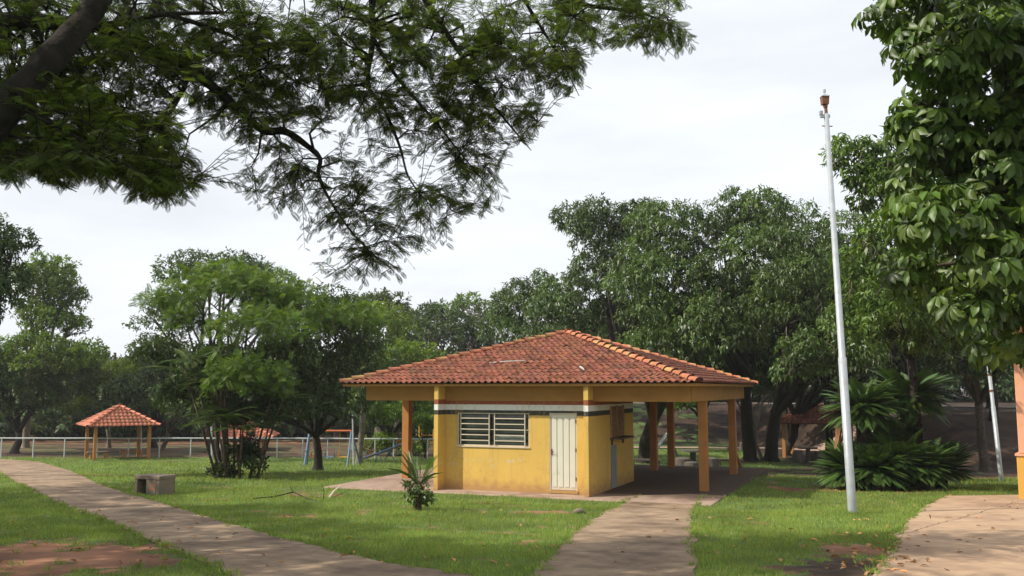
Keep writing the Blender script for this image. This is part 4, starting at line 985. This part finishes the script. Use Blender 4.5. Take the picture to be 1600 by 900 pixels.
for i in range(13):
    px = -60+i*58+rg.uniform(-15, 15); d = rg.uniform(78, 84); ry = rg.uniform(12, 24); rx = rg.uniform(28, 42)
    p = P(px, 690, d)
    tree(['low rounded shrub', 'pale bushy shrub', 'dark spreading shrub'][i % 3]+' beyond the dry field, number %d from the left in the row' % (i+1) if False else SHR[i], ('w', p.x, d), .06, [(px, 672-ry*.4, d, rx, ry), (px+rx*.6, 675, d+1, rx*.6, ry*.6)], .34, .42, .8, M['fine'] if i % 3 == 1 else M['dkleaf'], M['barkd'], 400+i, 'shrub', 'shrubs beyond the dry field', name='shrub', drop=.3, base_t=(.75, .85, .8))
# understorey behind right bank and behind left fence
rg = np.random.default_rng(78); ms = []
for i in range(120):
    px = rg.uniform(-150, 720); d = rg.uniform(76, 94); ry = rg.uniform(15, 30); c = P(px, rg.uniform(620, 668), d); s = d/1449
    ms.append((np.array(c), rg.uniform(30, 60)*s, 3, ry*s))
for i in range(40):
    px = rg.uniform(960, 1750); d = rg.uniform(86, 96); ry = rg.uniform(25, 45); c = P(px, rg.uniform(560, 610), d); s = d/1449
    ms.append((np.array(c), rg.uniform(50, 80)*s, 3, ry*s))
V, Fc, T = crown_leaves(rg, ms, .55, .5, .9, lobef=.4, drop=.1, nper=4)
npmesh('undergrowth', V, Fc, M['dkleaf'], tint=T)['kind'] = 'stuff'

# --- thin stemmed clump under the feathery tree
rg = np.random.default_rng(5)
q = G(368, 748); g = empty('stem_clump', q, 0, 'clump of thin brown palm stems with dark bushy base on the left lawn', 'palm clump')
b = MB(); tips = []
for i in range(16):
    a = rg.uniform(0, 6.28); r = rg.uniform(.1, .9); bx, by = math.cos(a)*r, math.sin(a)*r*.6
    tx, ty = bx*2.0+rg.normal(0, .35), by*2+rg.normal(0, .35); h = rg.uniform(1.8, 4.4)
    b.tube([(bx, by, -.1), ((bx+tx)/2, (by+ty)/2, h*.5), (tx, ty, h)], [.055, .04, .025], 6); tips.append((tx, ty, h))
b.build('stems', M['bamboo'], g, smooth=True)
FRP = t_frond(16, 50, .34, .16, -.45, .35)
O = []; D = []
for t_ in tips:
    for k in range(9):
        a = rg.uniform(0, 6.28); O.append(t_); D.append((math.cos(a), math.sin(a), rg.uniform(.1, .9)))
O = np.array(O); D = np.array(D)
V, Fc, T = place(FRP, O, D, np.tile([0, 0, 1.], (len(O), 1)), rg.uniform(.9, 1.5, len(O)), rg.uniform(.9, 1.3, len(O)), tints(rg, len(O), (.9, .9, .8)))
npmesh('fronds', V, Fc, M['dkleaf'], g, tint=T)
V, Fc, T = crown_leaves(rg, [((.2, 0, .45), .75, .6, .6), ((.35, .1, 1.05), .45, .4, .5), ((-.5, 0, .25), .4, .4, .3)], .2, .34, 2.6, drop=-.2, lobef=.4)
npmesh('foliage', V, Fc, M['dkleaf'], g, tint=T*.7)

# --- sago palms
FRC = t_frond(26, 60, .20, .26, -.38, .35)
def sago(x, y, z0, h, L_, n, label, seed, low=False, trunk=.22):
    rg = np.random.default_rng(seed)
    z = float(terrain(x, y))+z0
    g = empty('sago_palm', (x, y, z), 0, label, 'sago palm', 'sago palm cluster on the right lawn')
    MB().tube([(0, 0, -.3), (0, 0, h*.3), (0, 0, h*.8), (0, 0, h+.1)], [trunk*1.1, trunk, trunk*1.1, trunk*.7], 10).build('trunk', M['barkd'], g)
    a = rg.uniform(0, 2*math.pi, n); el = np.where(rg.random(n) < .55, rg.uniform(.15, 1.1, n), rg.uniform(-.35, .4, n))
    if low: el = rg.uniform(-.1, 1.25, n)
    D = np.stack([np.cos(a)*np.cos(el), np.sin(a)*np.cos(el), np.sin(el)], -1)
    O = np.array([0, 0, h])+D*.12
    V, Fc, T = place(FRC, O, D, np.tile([0, 0, 1.], (n, 1))+D*.01, L_*rg.uniform(.8, 1.15, n), L_*rg.uniform(.9, 1.3, n), tints(rg, n, v=.15))
    npmesh('fronds', V, Fc, M['cycad'], g, tint=T)
    return g
q = G(1350, 768); y0 = q.y+1.3
def sx(px, d): return P(px, 700, d).x
sago(sx(1352, y0), y0, 0, 2.35, 1.08, 130, 'tall sago palm on the left of the cluster beside the lamp post', 1)
sago(sx(1422, y0+.5), y0+.5, 0, 2.7, 1.15, 130, 'tallest sago palm on the right of the cluster', 2)
for i, (px, dy, h, L_, lab) in enumerate(((1328, -.4, .5, .95, 'low sago palm at the left foot of the cluster'), (1365, -.8, .55, .92, 'low sago palm in front below the left tall one'),
                              (1402, -.6, .75, 1.0, 'low sago palm in the middle front of the cluster'), (1440, -.7, .6, .95, 'low sago palm front right below the tallest one'), (1468, 0, .5, .98, 'low sago palm at the right foot of the cluster'), (1390, .3, 1.15, 1.0, 'half height sago palm between the two tall ones'))):
    sago(sx(px, y0+dy), y0+dy, 0, h, L_, 130, lab, 20+i, low=True, trunk=.18)
# dry hanging fronds
q = P(1312, 660, y0-.1); rg = np.random.default_rng(3); n = 9
O = np.tile(np.array(q), (n, 1))+rg.normal(0, .07, (n, 3)); D = np.tile([0, 0, -1.], (n, 1))+rg.normal(0, .1, (n, 3)); Nn = rg.normal(0, 1, (n, 3))
V, Fc, T = place(t_frond(16, 30, .2, .3, -.1, .2), O-np.array(q), D, Nn, rg.uniform(.6, .85, n), .8, tints(rg, n))
o = npmesh('dry_frond', V, Fc, M['dry'], None, tint=T); o.location = q; tag(o, 'bunch of dry orange brown fronds hanging left of the sago palms', 'dead fronds')

# --- young palm on the lawn
q = G(652, 798); g = empty('young_palm', q, 0, 'young palm with arching fronds and leafy base in front of the kiosk', 'palm')
rg = np.random.default_rng(8)
MB().tube([(0, 0, -.1), (.03, 0, .3), (.05, 0, .6)], [.09, .07, .04], 8).build('trunk', M['bamboo'], g)
n = 11; a = rg.uniform(0, 6.28, n); el = rg.uniform(1.05, 1.5, n)
D = np.stack([np.cos(a)*np.cos(el), np.sin(a)*np.cos(el)*.8, np.sin(el)], -1)
O = np.tile([.04, 0, .5], (n, 1))+rg.normal(0, .02, (n, 3))
V, Fc, T = place(t_frond(20, 48, .28, .13, -.42, .3), O, D, np.tile([0, 0, 1.], (n, 1))+rg.normal(0, .2, (n, 3)), rg.uniform(.6, .98, n), rg.uniform(.35, .5, n), tints(rg, n, (1.15, 1.15, 1)))
npmesh('fronds', V, Fc, M['mango'], g, tint=T)
D = np.array([[.75, -.1, .75], [-.9, .1, .85], [.6, .3, .55]]); 
V, Fc, T = place((np.array([[-.035, 0, 0], [.035, 0, 0], [.09, .4, .05], [.10, .7, -.05], [0, 1, -.3], [-.10, .7, -.05], [-.09, .4, .05], [0, .4, -.02], [0, .7, -.12]]), np.array([[0, 1, 2, 7], [0, 7, 6, 6], [7, 2, 3, 8], [6, 7, 8, 5], [8, 3, 4, 4], [8, 4, 5, 5]])),
                O[:3], D, np.tile([0, 0, 1.], (3, 1)), np.array([.62, .8, .5]), np.array([.6, .3, .25]), tints(rg, 3, (1.1, 1.1, 1)))
npmesh('broad_leaf', V, Fc, M['mango'], g, tint=T)
V, Fc, T = crown_leaves(rg, [((-.05, 0, .34), .25, .23, .2), ((.1, -.05, .2), .18, .17, .16)], .12, .42, 1.7, drop=.3, lobef=.45)
npmesh('foliage', V, Fc, M['mango'], g, tint=T)

# --- palmate broad-leaved tree at the right (near)
def broad_tree():
    rg = np.random.default_rng(40)
    base = Vector((9.6, 13.0, float(terrain(9.6, 13)))); g = empty('broad_leaved_tree', base, 0, 'near tree with big glossy drooping leaves filling the upper right corner', 'tree')
    spec = [(1428, 320, 12.5, 50, 60), (1432, 185, 12.8, 45, 55), (1420, 420, 13.5, 45, 40), (1420, 10, 12.5, 80, 40), (1480, 70, 12, 90, 70), (1570, 90, 12, 90, 110), (1470, 170, 12.5, 75, 70), (1560, 250, 12.5, 80, 110), (1475, 335, 11.5, 62, 50), (1460, 270, 13, 60, 60), (1550, 395, 11.5, 60, 45),
            (1520, 475, 12, 55, 40), (1590, 330, 13, 70, 120), (1590, 500, 12.5, 50, 50), (1500, 400, 14, 70, 80), (1450, 430, 14.5, 50, 45), (1560, 540, 13.5, 45, 28), (1640, 200, 12, 80, 200), (1540, 20, 14, 110, 80), (1640, 450, 12, 60, 90), (1560, -110, 10.5, 170, 90), (1400, -130, 10.5, 150, 80), (1600, -230, 11, 200, 80)]  # last three masses: unseen canopy added overhead to shade the crown below
    ms = []
    for px, py, d, rx, ry in spec:
        s = d/1449; ms.append((np.array(P(px, py, d)-base), rx*s, max(rx, ry)*s*.8, ry*s))
    mb = MB(); f = P(1660, 420, 13.8)-base
    mb.tube([(0, 0, -.3), (0, 0, .2), (.1, 0, 1.5), f], [.3, .22, .19, .16], 10)
    Oc = []; Nc = []
    for mi_, (c, rx, ry, rz) in enumerate(ms):
        c = Vector(c); m1 = f.lerp(c, .5)+Vector((rg.normal(0, .1), rg.normal(0, .1)+.3, .15))
        if mi_ < len(ms)-3: mb.tube([f, m1, c], [.07, .04, .015], 6, cap=False)
        A = 4*math.pi*((rx*ry+rx*rz+ry*rz)/3); n = int(A*17)
        u = norm(rg.normal(size=(n, 3))); r = rg.uniform(.35, 1.05, (n, 1))**.6
        p = np.array(c)+u*r*np.array([rx, ry, rz]); Oc.append(p); Nc.append(u)
        for k in range(0, n, 9):
            mb.tube([c.lerp(Vector(p[k]), .1), c.lerp(Vector(p[k]), .6)+Vector((0, 0, .04)), Vector(p[k])], [.013, .009, .005], 4, cap=False)
    mb.build('trunk', M['bark'], g, smooth=True)
    O = np.concatenate(Oc); N = np.concatenate(Nc); n = len(O)
    axis = norm(N*.7+np.array([0, 0, .75])+rg.normal(0, .25, (n, 3)))
    nl = 7; a0 = rg.uniform(0, 6.28, n)
    parts = []
    X = norm(np.cross(axis, rg.normal(size=(n, 3)))); Y = np.cross(axis, X)
    sz = rg.uniform(.17, .29, n); tt = tints(rg, n, v=.25, yel=.14)
    red = rg.random(n) < .0012; tt[red] = (3.2, .7, .8)
    for k in range(nl):
        a = a0+k*2*math.pi/nl+rg.normal(0, .12, n)
        D = X*np.cos(a)[:, None]+Y*np.sin(a)[:, None]+axis*.15+np.array([0, 0, -.8])*rg.uniform(.5, 1.6, (n, 1))
        parts.append(place(T_BIG, O+norm(D)*.03, D, axis+rg.normal(0, .12, (n, 3)), sz*rg.uniform(.8, 1.15, n), sz*.42, tt*rg.uniform(.88, 1.12, (n, 1))))
    V, Fc, T = join(parts)
    npmesh('crown', V, Fc, M['big'], g, tint=T)
    print('broad clusters', n)
broad_tree()

# --- overhead feathery tree
def overhead():
    rg = np.random.default_rng(50)
    base = Vector((-7.5, 6.0, float(terrain(-7.5, 6)))); g = empty('feathery_tree', base, 0, 'big near tree with dark limbs and feathery leaves spreading over the upper left', 'tree')
    bn = base
    def pp(l): return [P(*q)-bn for q in l]
    mb = MB(); nodes = []
    def limb(pts, r0, r1, keep=True, n=8):
        # smooth the polyline
        pts = pp(pts); out = [pts[0]]
        for i in range(len(pts)-1):
            p0 = pts[max(i-1, 0)]; p1 = pts[i]; p2 = pts[i+1]; p3 = pts[min(i+2, len(pts)-1)]
            for s in range(1, 6):
                t = s/5; out.append(.5*((2*p1)+(-p0+p2)*t+(2*p0-5*p1+4*p2-p3)*t*t+(-p0+3*p1-3*p2+p3)*t**3))
        k = len(out); rad = [(r0+(r1-r0)*(i/(k-1))**.8)*(1+rg.normal(0, .05)) for i in range(k)]
        mb.tube(out, rad, n, cap=False)
        if keep: nodes.extend([(p, r) for p, r in zip(out, rad)])
        return out
    limb([(-170, 470, 8.0), (-80, 285, 8.2), (0, 182, 8.4), (60, 112, 8.6), (112, 55, 8.8), (160, -10, 9), (230, -150, 9)], .19, .11, n=12)
    mb.tube([Vector((0, 0, -.3)), Vector((0, 0, .6)), P(-300, 700, 7.6)-bn, P(-170, 470, 8.0)-bn], [.45, .38, .30, .19], 12)
    limb([(-150, 30, 9.5), (0, 33, 10), (90, 36, 10.2), (155, 42, 10.4), (230, 75, 10.6), (300, 110, 10.8), (360, 160, 11), (410, 203, 11.1), (445, 205, 11.2), (480, 228, 11.3), (500, 248, 11.3), (498, 275, 11.4), (520, 320, 11.5), (560, 375, 11.6), (610, 420, 11.8)], .115, .005)
    limb([(155, 42, 10.4), (215, 30, 10.5), (260, 22, 10.6), (350, 20, 11)], .05, .02)
    limb([(150, -40, 9), (300, -60, 10), (480, -50, 11), (600, -60, 11.5), (800, -30, 12), (900, 5, 12.2), (1000, 20, 12.4), (1060, 45, 12.5)], .12, .005)
    limb([(600, -60, 11.5), (582, 0, 11.4), (583, 60, 11.4), (575, 130, 11.4), (600, 170, 11.4), (625, 230, 11.5), (640, 280, 11.6), (680, 330, 11.6)], .055, .005)
    limb([(640, -40, 11.6), (690, 40, 11.8), (730, 100, 11.9), (760, 150, 12), (800, 200, 12), (830, 235, 12.1)], .05, .005)
    limb([(800, -30, 12), (850, 50, 12.2), (880, 100, 12.2), (905, 150, 12.3)], .03, .005)
    limb([(583, 60, 11.4), (620, 120, 11.6), (680, 190, 11.8), (720, 240, 11.8), (770, 300, 12)], .03, .005)
    limb([(300, 110, 10.8), (270, 170, 10.2), (230, 230, 9.9), (240, 290, 9.9)], .035, .005)
    limb([(260, 22, 10.6), (370, 60, 11.2), (450, 120, 11.6), (520, 150, 12)], .035, .005)
    limb([(20, 150, 8.3), (90, 200, 9), (170, 250, 9.5), (290, 300, 9.8)], .05, .005)
    limb([(-60, 270, 8.0), (0, 250, 8.6), (60, 270, 9.0), (120, 300, 9.2)], .04, .005)
    # foliage zones (px,py,d,rx,ry,twigs)
    Z = [(70, 60, 10.5, 150, 80, 150), (60, 190, 9.6, 130, 75, 200), (60, 255, 9.2, 110, 35, 75), (190, 230, 9.8, 110, 60, 150), (255, 275, 9.9, 70, 45, 62), (200, 120, 10.6, 120, 80, 150), (300, 50, 11.2, 130, 70, 110), (400, 80, 11.5, 110, 80, 110),
         (370, 170, 11.4, 70, 50, 45), (430, 190, 11.3, 70, 50, 30), (470, 120, 11.8, 90, 70, 75), (560, 60, 11.6, 110, 70, 85), (560, 160, 11.6, 80, 60, 40), (440, 280, 11.4, 75, 55, 22), (520, 300, 11.5, 90, 60, 28), (570, 385, 11.6, 95, 65, 34), (600, 260, 11.6, 70, 70, 26),
         (660, 330, 11.7, 70, 65, 26), (690, 60, 11.9, 110, 70, 100), (680, 160, 11.9, 90, 60, 60), (760, 120, 12, 90, 70, 75), (840, 60, 12.2, 100, 60, 85), (740, 230, 12, 60, 45, 30), (800, 180, 12, 55, 45, 28), (735, 300, 12, 55, 40, 22), (950, 30, 12.4, 80, 45, 48), (1035, 55, 12.5, 55, 32, 24), (880, 110, 12.2, 40, 40, 22), (1000, 0, 12.4, 80, 30, 20), (340, -30, 11, 400, 50, 80), (850, -30, 12, 200, 40, 40)]
    O = []; D = []; N = []; Ls = []; K = []
    def level1(zones, frac):
        for (px, py, d, rx, ry, n) in zones:
            for k in range(max(2, int(n*frac))):
                a = rg.uniform(0, 6.28); r = math.sqrt(rg.random())*.85
                e_ = P(px+math.cos(a)*r*rx, py+math.sin(a)*r*ry, d+rg.normal(0, .5))-bn
                best = min(nodes0, key=lambda q: (q[0]-e_).length+(.35 if q[0].z < e_.z-.3 else 0))
                s = best[0]; ds = (e_-s).length
                if ds < .15: continue
                m1 = s.lerp(e_, .4)+Vector((rg.normal(0, .1), rg.normal(0, .1), .12*ds)); m2 = s.lerp(e_, .75)+Vector((rg.normal(0, .06), rg.normal(0, .06), .1*ds))
                r0_ = min(best[1]*.6, .022)
                pts = [s, m1, m2, e_]; out = []
                for i in range(3):
                    for s_ in range(3): out.append(pts[i].lerp(pts[i+1], s_/3))
                out.append(e_)
                mb.tube(pts, [r0_, r0_*.75, r0_*.5, .005], 5, cap=False)
                nodes.extend([(p, r0_*.6) for p in out[2:]])
    nodes0 = list(nodes)
    level1(Z, .22)
    NP = np.array([tuple(p) for p, r in nodes])
    for (px, py, d, rx, ry, n) in Z:
        for k in range(int(n*2.7)):
            a = rg.uniform(0, 6.28); r = rg.random()**.55
            e_ = P(px+math.cos(a)*r*rx, py+math.sin(a)*r*ry, d+rg.normal(0, .75))-bn
            dd = NP-np.array(e_); j = int(np.argmin((dd**2).sum(1))); s = Vector(NP[j]); ds = (e_-s).length
            if ds < .05: continue
            if ds > 1.1: s = e_+(s-e_).normalized()*1.1; ds = 1.1
            mid = s.lerp(e_, .5)+Vector((0, 0, .08*ds)); mb.tube([s, mid, e_], [.006, .0045, .0025], 3, cap=False)
            nf = rg.integers(6, 11); dr = (e_-s).normalized(); kk = np.clip(rg.normal(1, .15), .6, 1.4)
            sdv = dr.cross(Vector((0, 0, 1))); sdv = sdv.normalized() if sdv.length > .1 else Vector((1, 0, 0))
            for f_ in range(nf):
                t = .2+.8*f_/(nf-1); p = s.lerp(mid, t*2) if t < .5 else mid.lerp(e_, t*2-1)
                sg = 1 if f_ % 2 else -1
                D.append(tuple(sdv*sg*.8+dr*rg.uniform(.3, .9)+Vector((rg.normal(0, .2), rg.normal(0, .2), rg.normal(-.22, .2))))); O.append(tuple(p)); N.append((rg.normal(0, .3), rg.normal(0, .3), 1)); Ls.append(rg.uniform(.08, .165)); K.append(kk)
    O = np.array(O); D = np.array(D); N = np.array(N); Ls = np.array(Ls)
    V, Fc, T = place(t_frond(9, 60, .34, .26, -.22, .15), O, D, N, Ls, Ls*.95, tints(rg, len(O), v=.26, clump=np.array(K)))
    npmesh('crown', V, Fc, M['over'], g, tint=T)
    mb.build('trunk', mat('near_bark', (.018, .014, .011), .95, .5, 7, .9, 28, dirt=(.04, .035, .028), dscale=4, dpos=(.5, .7)), g, smooth=True)
    print('fronds', len(O))
    # the part of the same crown left of and behind the camera (shades the lawn and path)
    ms = []
    for x, y, z, r in ((-9.5, 10, 8.0, 2.4), (-12, 14, 7.8, 2.6), (-8, 5, 8.5, 2.6), (-4, 6, 8.9, 2.2), (-14, 8, 8, 3), (-3, 2, 9, 2.4), (-13.5, 18, 7.2, 2.4), (-16, 13, 7.5, 2.6), (-14.5, 16, 7.4, 2.6), (-11, 11, 8.2, 2.6),
                       (-18, 19, 7, 2.8), (-17, 23, 7, 2.4), (-20, 15, 7.2, 3), (-21, 22, 7, 3), (-19, 26, 7, 2.8), (-23, 18, 7, 3), (-18, 9, 8, 3), (-22, 12, 7.5, 3), (-7, 9.5, 9.6, 2.0), (-12, 4, 8.5, 3), (-1, 6, 9.8, 2), (-17, 4, 8, 3), (-7.6, 7.2, 8.4, 1.8), (-7.4, 8.6, 7.4, 1.2)):
        ms.append((np.array((x, y, z))-np.array(bn), r, r, r*.45))
    V, Fc, T = crown_leaves(rg, ms, .30, .8, 3.4, tmpl=t_frond(5, 62, .32, .6, -.2, .1), lobef=.4, drop=.1, nper=4)
    npmesh('rear_crown', V, Fc, M['over'], g, tint=T)
overhead()

# ------------------------------------------------------------------ grass
def inpoly(poly, x, y):
    c = np.zeros(len(x), bool); n = len(poly); j = n-1
    for i in range(n):
        xi, yi = poly[i]; xj, yj = poly[j]
        w = ((yi > y) != (yj > y)) & (x < (xj-xi)*(y-yi)/(yj-yi+1e-12)+xi); c ^= w; j = i
    return c
def grass():
    rg = np.random.default_rng(60); Os = []
    bands = [(8.8, 12, 2300, .055, .0055), (12, 16, 1700, .060, .0065), (16, 21, 1050, .065, .008), (21, 28, 480, .07, .011), (28, 40, 150, .085, .018), (40, 58, 50, .10, .03)]
    parts = []
    for y0, y1, dens, h, w in bands:
        xm = .58*y1+.5; A = 2*xm*(y1-y0); n = int(A*dens)
        x = rg.uniform(-xm, xm, n); y = rg.uniform(y0, y1, n)
        k = np.abs(x) < .585*y+.4
        x, y = x[k], y[k]
        bare = baremask(x, y)
        jx = x+rg.normal(0, .03, len(x)); jy = y+rg.normal(0, .03, len(x))
        dens_n = fbm(x, y, 2.0)
        keep = (rg.random(len(x)) > bare*1.35) & (rg.random(len(x)) < .55+.9*dens_n)
        for poly in PATHPOLY: keep &= ~inpoly(poly, jx, jy)
        dx = x-PC[0]; dy = y-PC[1]; lx = np.abs(dx*E1[0]+dy*E1[1]); ly = np.abs(dx*E2[0]+dy*E2[1]); keep &= ~(np.maximum(lx, ly) < 5.5)
        x, y = x[keep], y[keep]; n = len(x)
        tall = sst(.62, .8, fbm(x+50, y, .9))*.7+1
        hh = h*rg.uniform(.45, 1.35, n)*tall*(1-.7*np.clip(baremask(x, y)*1.3, 0, 1))
        ww = w*rg.uniform(.7, 1.4, n); a = rg.uniform(0, 6.28, n); lean = rg.uniform(.2, 1.3, n)
        z = terrain(x, y)-.004
        la = rg.uniform(0, 6.28, n)
        b0 = np.stack([x-np.cos(a)*ww/2, y-np.sin(a)*ww/2, z], -1); b1 = np.stack([x+np.cos(a)*ww/2, y+np.sin(a)*ww/2, z], -1)
        tp = np.stack([x+np.cos(la)*hh*lean*.7, y+np.sin(la)*hh*lean*.7, z+hh], -1)
        V = np.stack([b0, b1, tp], 1).reshape(-1, 3); Fc = np.arange(3*n).reshape(-1, 3)
        big = fbm(x, y, .35); T = tints(rg, n, v=.2, yel=.18); T *= (.8+.45*big)[:, None]
        dryb = rg.random(n) < .035; T[dryb] = (2.6, 1.35, 1.6)
        parts.append((V, Fc, T))
    V, Fc, T = join(parts); print('blades', len(Fc))
    tag(npmesh('grass', V, Fc, M['grass'], tint=T), 'short green lawn grass around the paths', 'grass', kind='stuff')
grass()
# tufts of weeds along path edges and bench foot
rg = np.random.default_rng(61); O = []
for poly in PATHPOLY[:3]:
    for i in range(len(poly)-1):
        a, c = poly[i], poly[i+1]; L_ = math.hypot(*(c-a))
        if L_ > 8: continue
        for k in range(int(L_*14)):
            t = rg.random(); p = a+(c-a)*t; 
            if rg.random() < .5: O.append(p+rg.normal(0, .05, 2))
cand = np.stack([rg.uniform(-14, 14, 1500), rg.uniform(9, 27, 1500)], -1)
ok = np.abs(cand[:, 0]) < .58*cand[:, 1]
for poly in PATHPOLY: ok &= ~inpoly(poly, cand[:, 0], cand[:, 1])
ok &= fbm(cand[:, 0], cand[:, 1], .8) > .46
O += list(cand[ok])
q = G(250, 772)
for k in range(10): O.append(np.array([q.x+rg.normal(.1, .25), q.y+rg.normal(-.1, .05)]))
q = G(1332, 804)
for k in range(12): O.append(np.array([q.x+rg.normal(.05, .2), q.y+rg.normal(-.05, .08)]))
O = np.array(O); n = len(O); O = np.repeat(O, 14, 0); m = len(O); z = terrain(O[:, 0], O[:, 1])
O3 = np.stack([O[:, 0]+rg.normal(0, .02, m), O[:, 1]+rg.normal(0, .02, m), z], -1)
D = rg.normal(0, .6, (m, 3)); D[:, 2] = 1
V, Fc, T = place(T_LEAF, O3, D, rg.normal(0, 1, (m, 3)), rg.uniform(.05, .13, m), .010, tints(rg, m))
tag(npmesh('weeds', V, Fc, M['grass'], tint=T), 'weed tufts along the path edges', 'weeds', kind='stuff')
# fallen leaves
O = []
for px0, px1, py0, py1, n in ((1100, 1400, 770, 895, 60), (1290, 1440, 835, 898, 70), (1400, 1600, 780, 898, 34), (950, 1090, 790, 895, 14), (560, 900, 780, 890, 34), (150, 560, 760, 890, 50), (0, 300, 780, 895, 40), (1250, 1500, 760, 790, 40)):
    for k in range(n):
        g_ = G(rg.uniform(px0, px1), rg.uniform(py0, py1)); O.append((g_.x, g_.y, g_.z+.035))
O = np.array(O); n = len(O); D = rg.normal(0, 1, (n, 3)); D[:, 2] *= .15
V, Fc, T = place(T_BIG, O, D, np.tile([0, 0, 1.], (n, 1))+rg.normal(0, .3, (n, 3)), rg.uniform(.06, .15, n), rg.uniform(.03, .06, n), tints(rg, n, v=.35))
tag(npmesh('leaf_litter', V, Fc, M['dry'], tint=T), 'fallen dry leaves scattered over lawn and paving', 'fallen leaves', kind='stuff')
# fallen twigs, stick and stone
b = MB()
p = [G(395, 782), G(430, 779), G(458, 775), G(480, 782), G(495, 786)]
p = [v+Vector((0, 0, .05+.05*(i == 2))) for i, v in enumerate(p)]
b.tube(p, [.012, .018, .02, .012, .006], 5); b.tube([p[2], p[2]+Vector((-.1, 0, .16))], [.012, .004], 5); b.tube([p[1], p[1]+Vector((.05, 0, .12))], [.01, .004], 4)
tag(b.build('fallen_branch', M['barkd']), 'thin dark fallen branch lying on the lawn left of the kiosk', 'branch')
p = [G(514, 780)+Vector((0, 0, .03)), G(521, 774)+Vector((0, 0, .1)), G(532, 769)+Vector((0, 0, .16))]
tag(MB().tube(p, [.035, .03, .02], 6).build('fallen_stick', M['cream']), 'short pale curved stick lying on the lawn', 'stick')
q = G(505, 782); tag(MB().tube([q, q+Vector((.02, 0, .22)), q+Vector((-.04, 0, .36))], [.01, .008, .003], 5).build('twig', M['barkd']), 'small upright dark twig beside the pale curved stick', 'twig')
q = G(905, 803)
b = MB(); n1 = 10
for j in range(5):
    pass
b.tube([q+Vector((-.12, 0, 0.01)), q+Vector((-.06, 0, .05)), q+Vector((.03, 0, .06)), q+Vector((.13, 0, .02))], [.03, .055, .06, .02], 8)
tag(b.build('stone', M['conc'], smooth=True), 'small grey and black stone on the lawn left of the walkway', 'stone')
# thin humid air
hm = bpy.data.materials.new('haze_air'); hm.use_nodes = True; hn = hm.node_tree.nodes; hn.clear()
ho = hn.new('ShaderNodeOutputMaterial'); hv = hn.new('ShaderNodeVolumePrincipled'); hv.inputs['Color'].default_value = (.95, .97, 1, 1); hv.inputs['Density'].default_value = .00045; hv.inputs['Anisotropy'].default_value = .2
hm.node_tree.links.new(hv.outputs[0], ho.inputs['Volume'])
hz = MB().box(-950, 950, -120, 1350, -3.4, 18.6).build('haze', hm); tag(hz, kind='stuff')
print('zrange', min((o.matrix_world@Vector(c)).z for o in [ground] for c in o.bound_box), max((o.matrix_world@Vector(c)).z for o in bpy.data.objects if o.type == 'MESH' and o.name != 'haze' for c in o.bound_box))
print('objects', len(bpy.data.objects), 'kb')
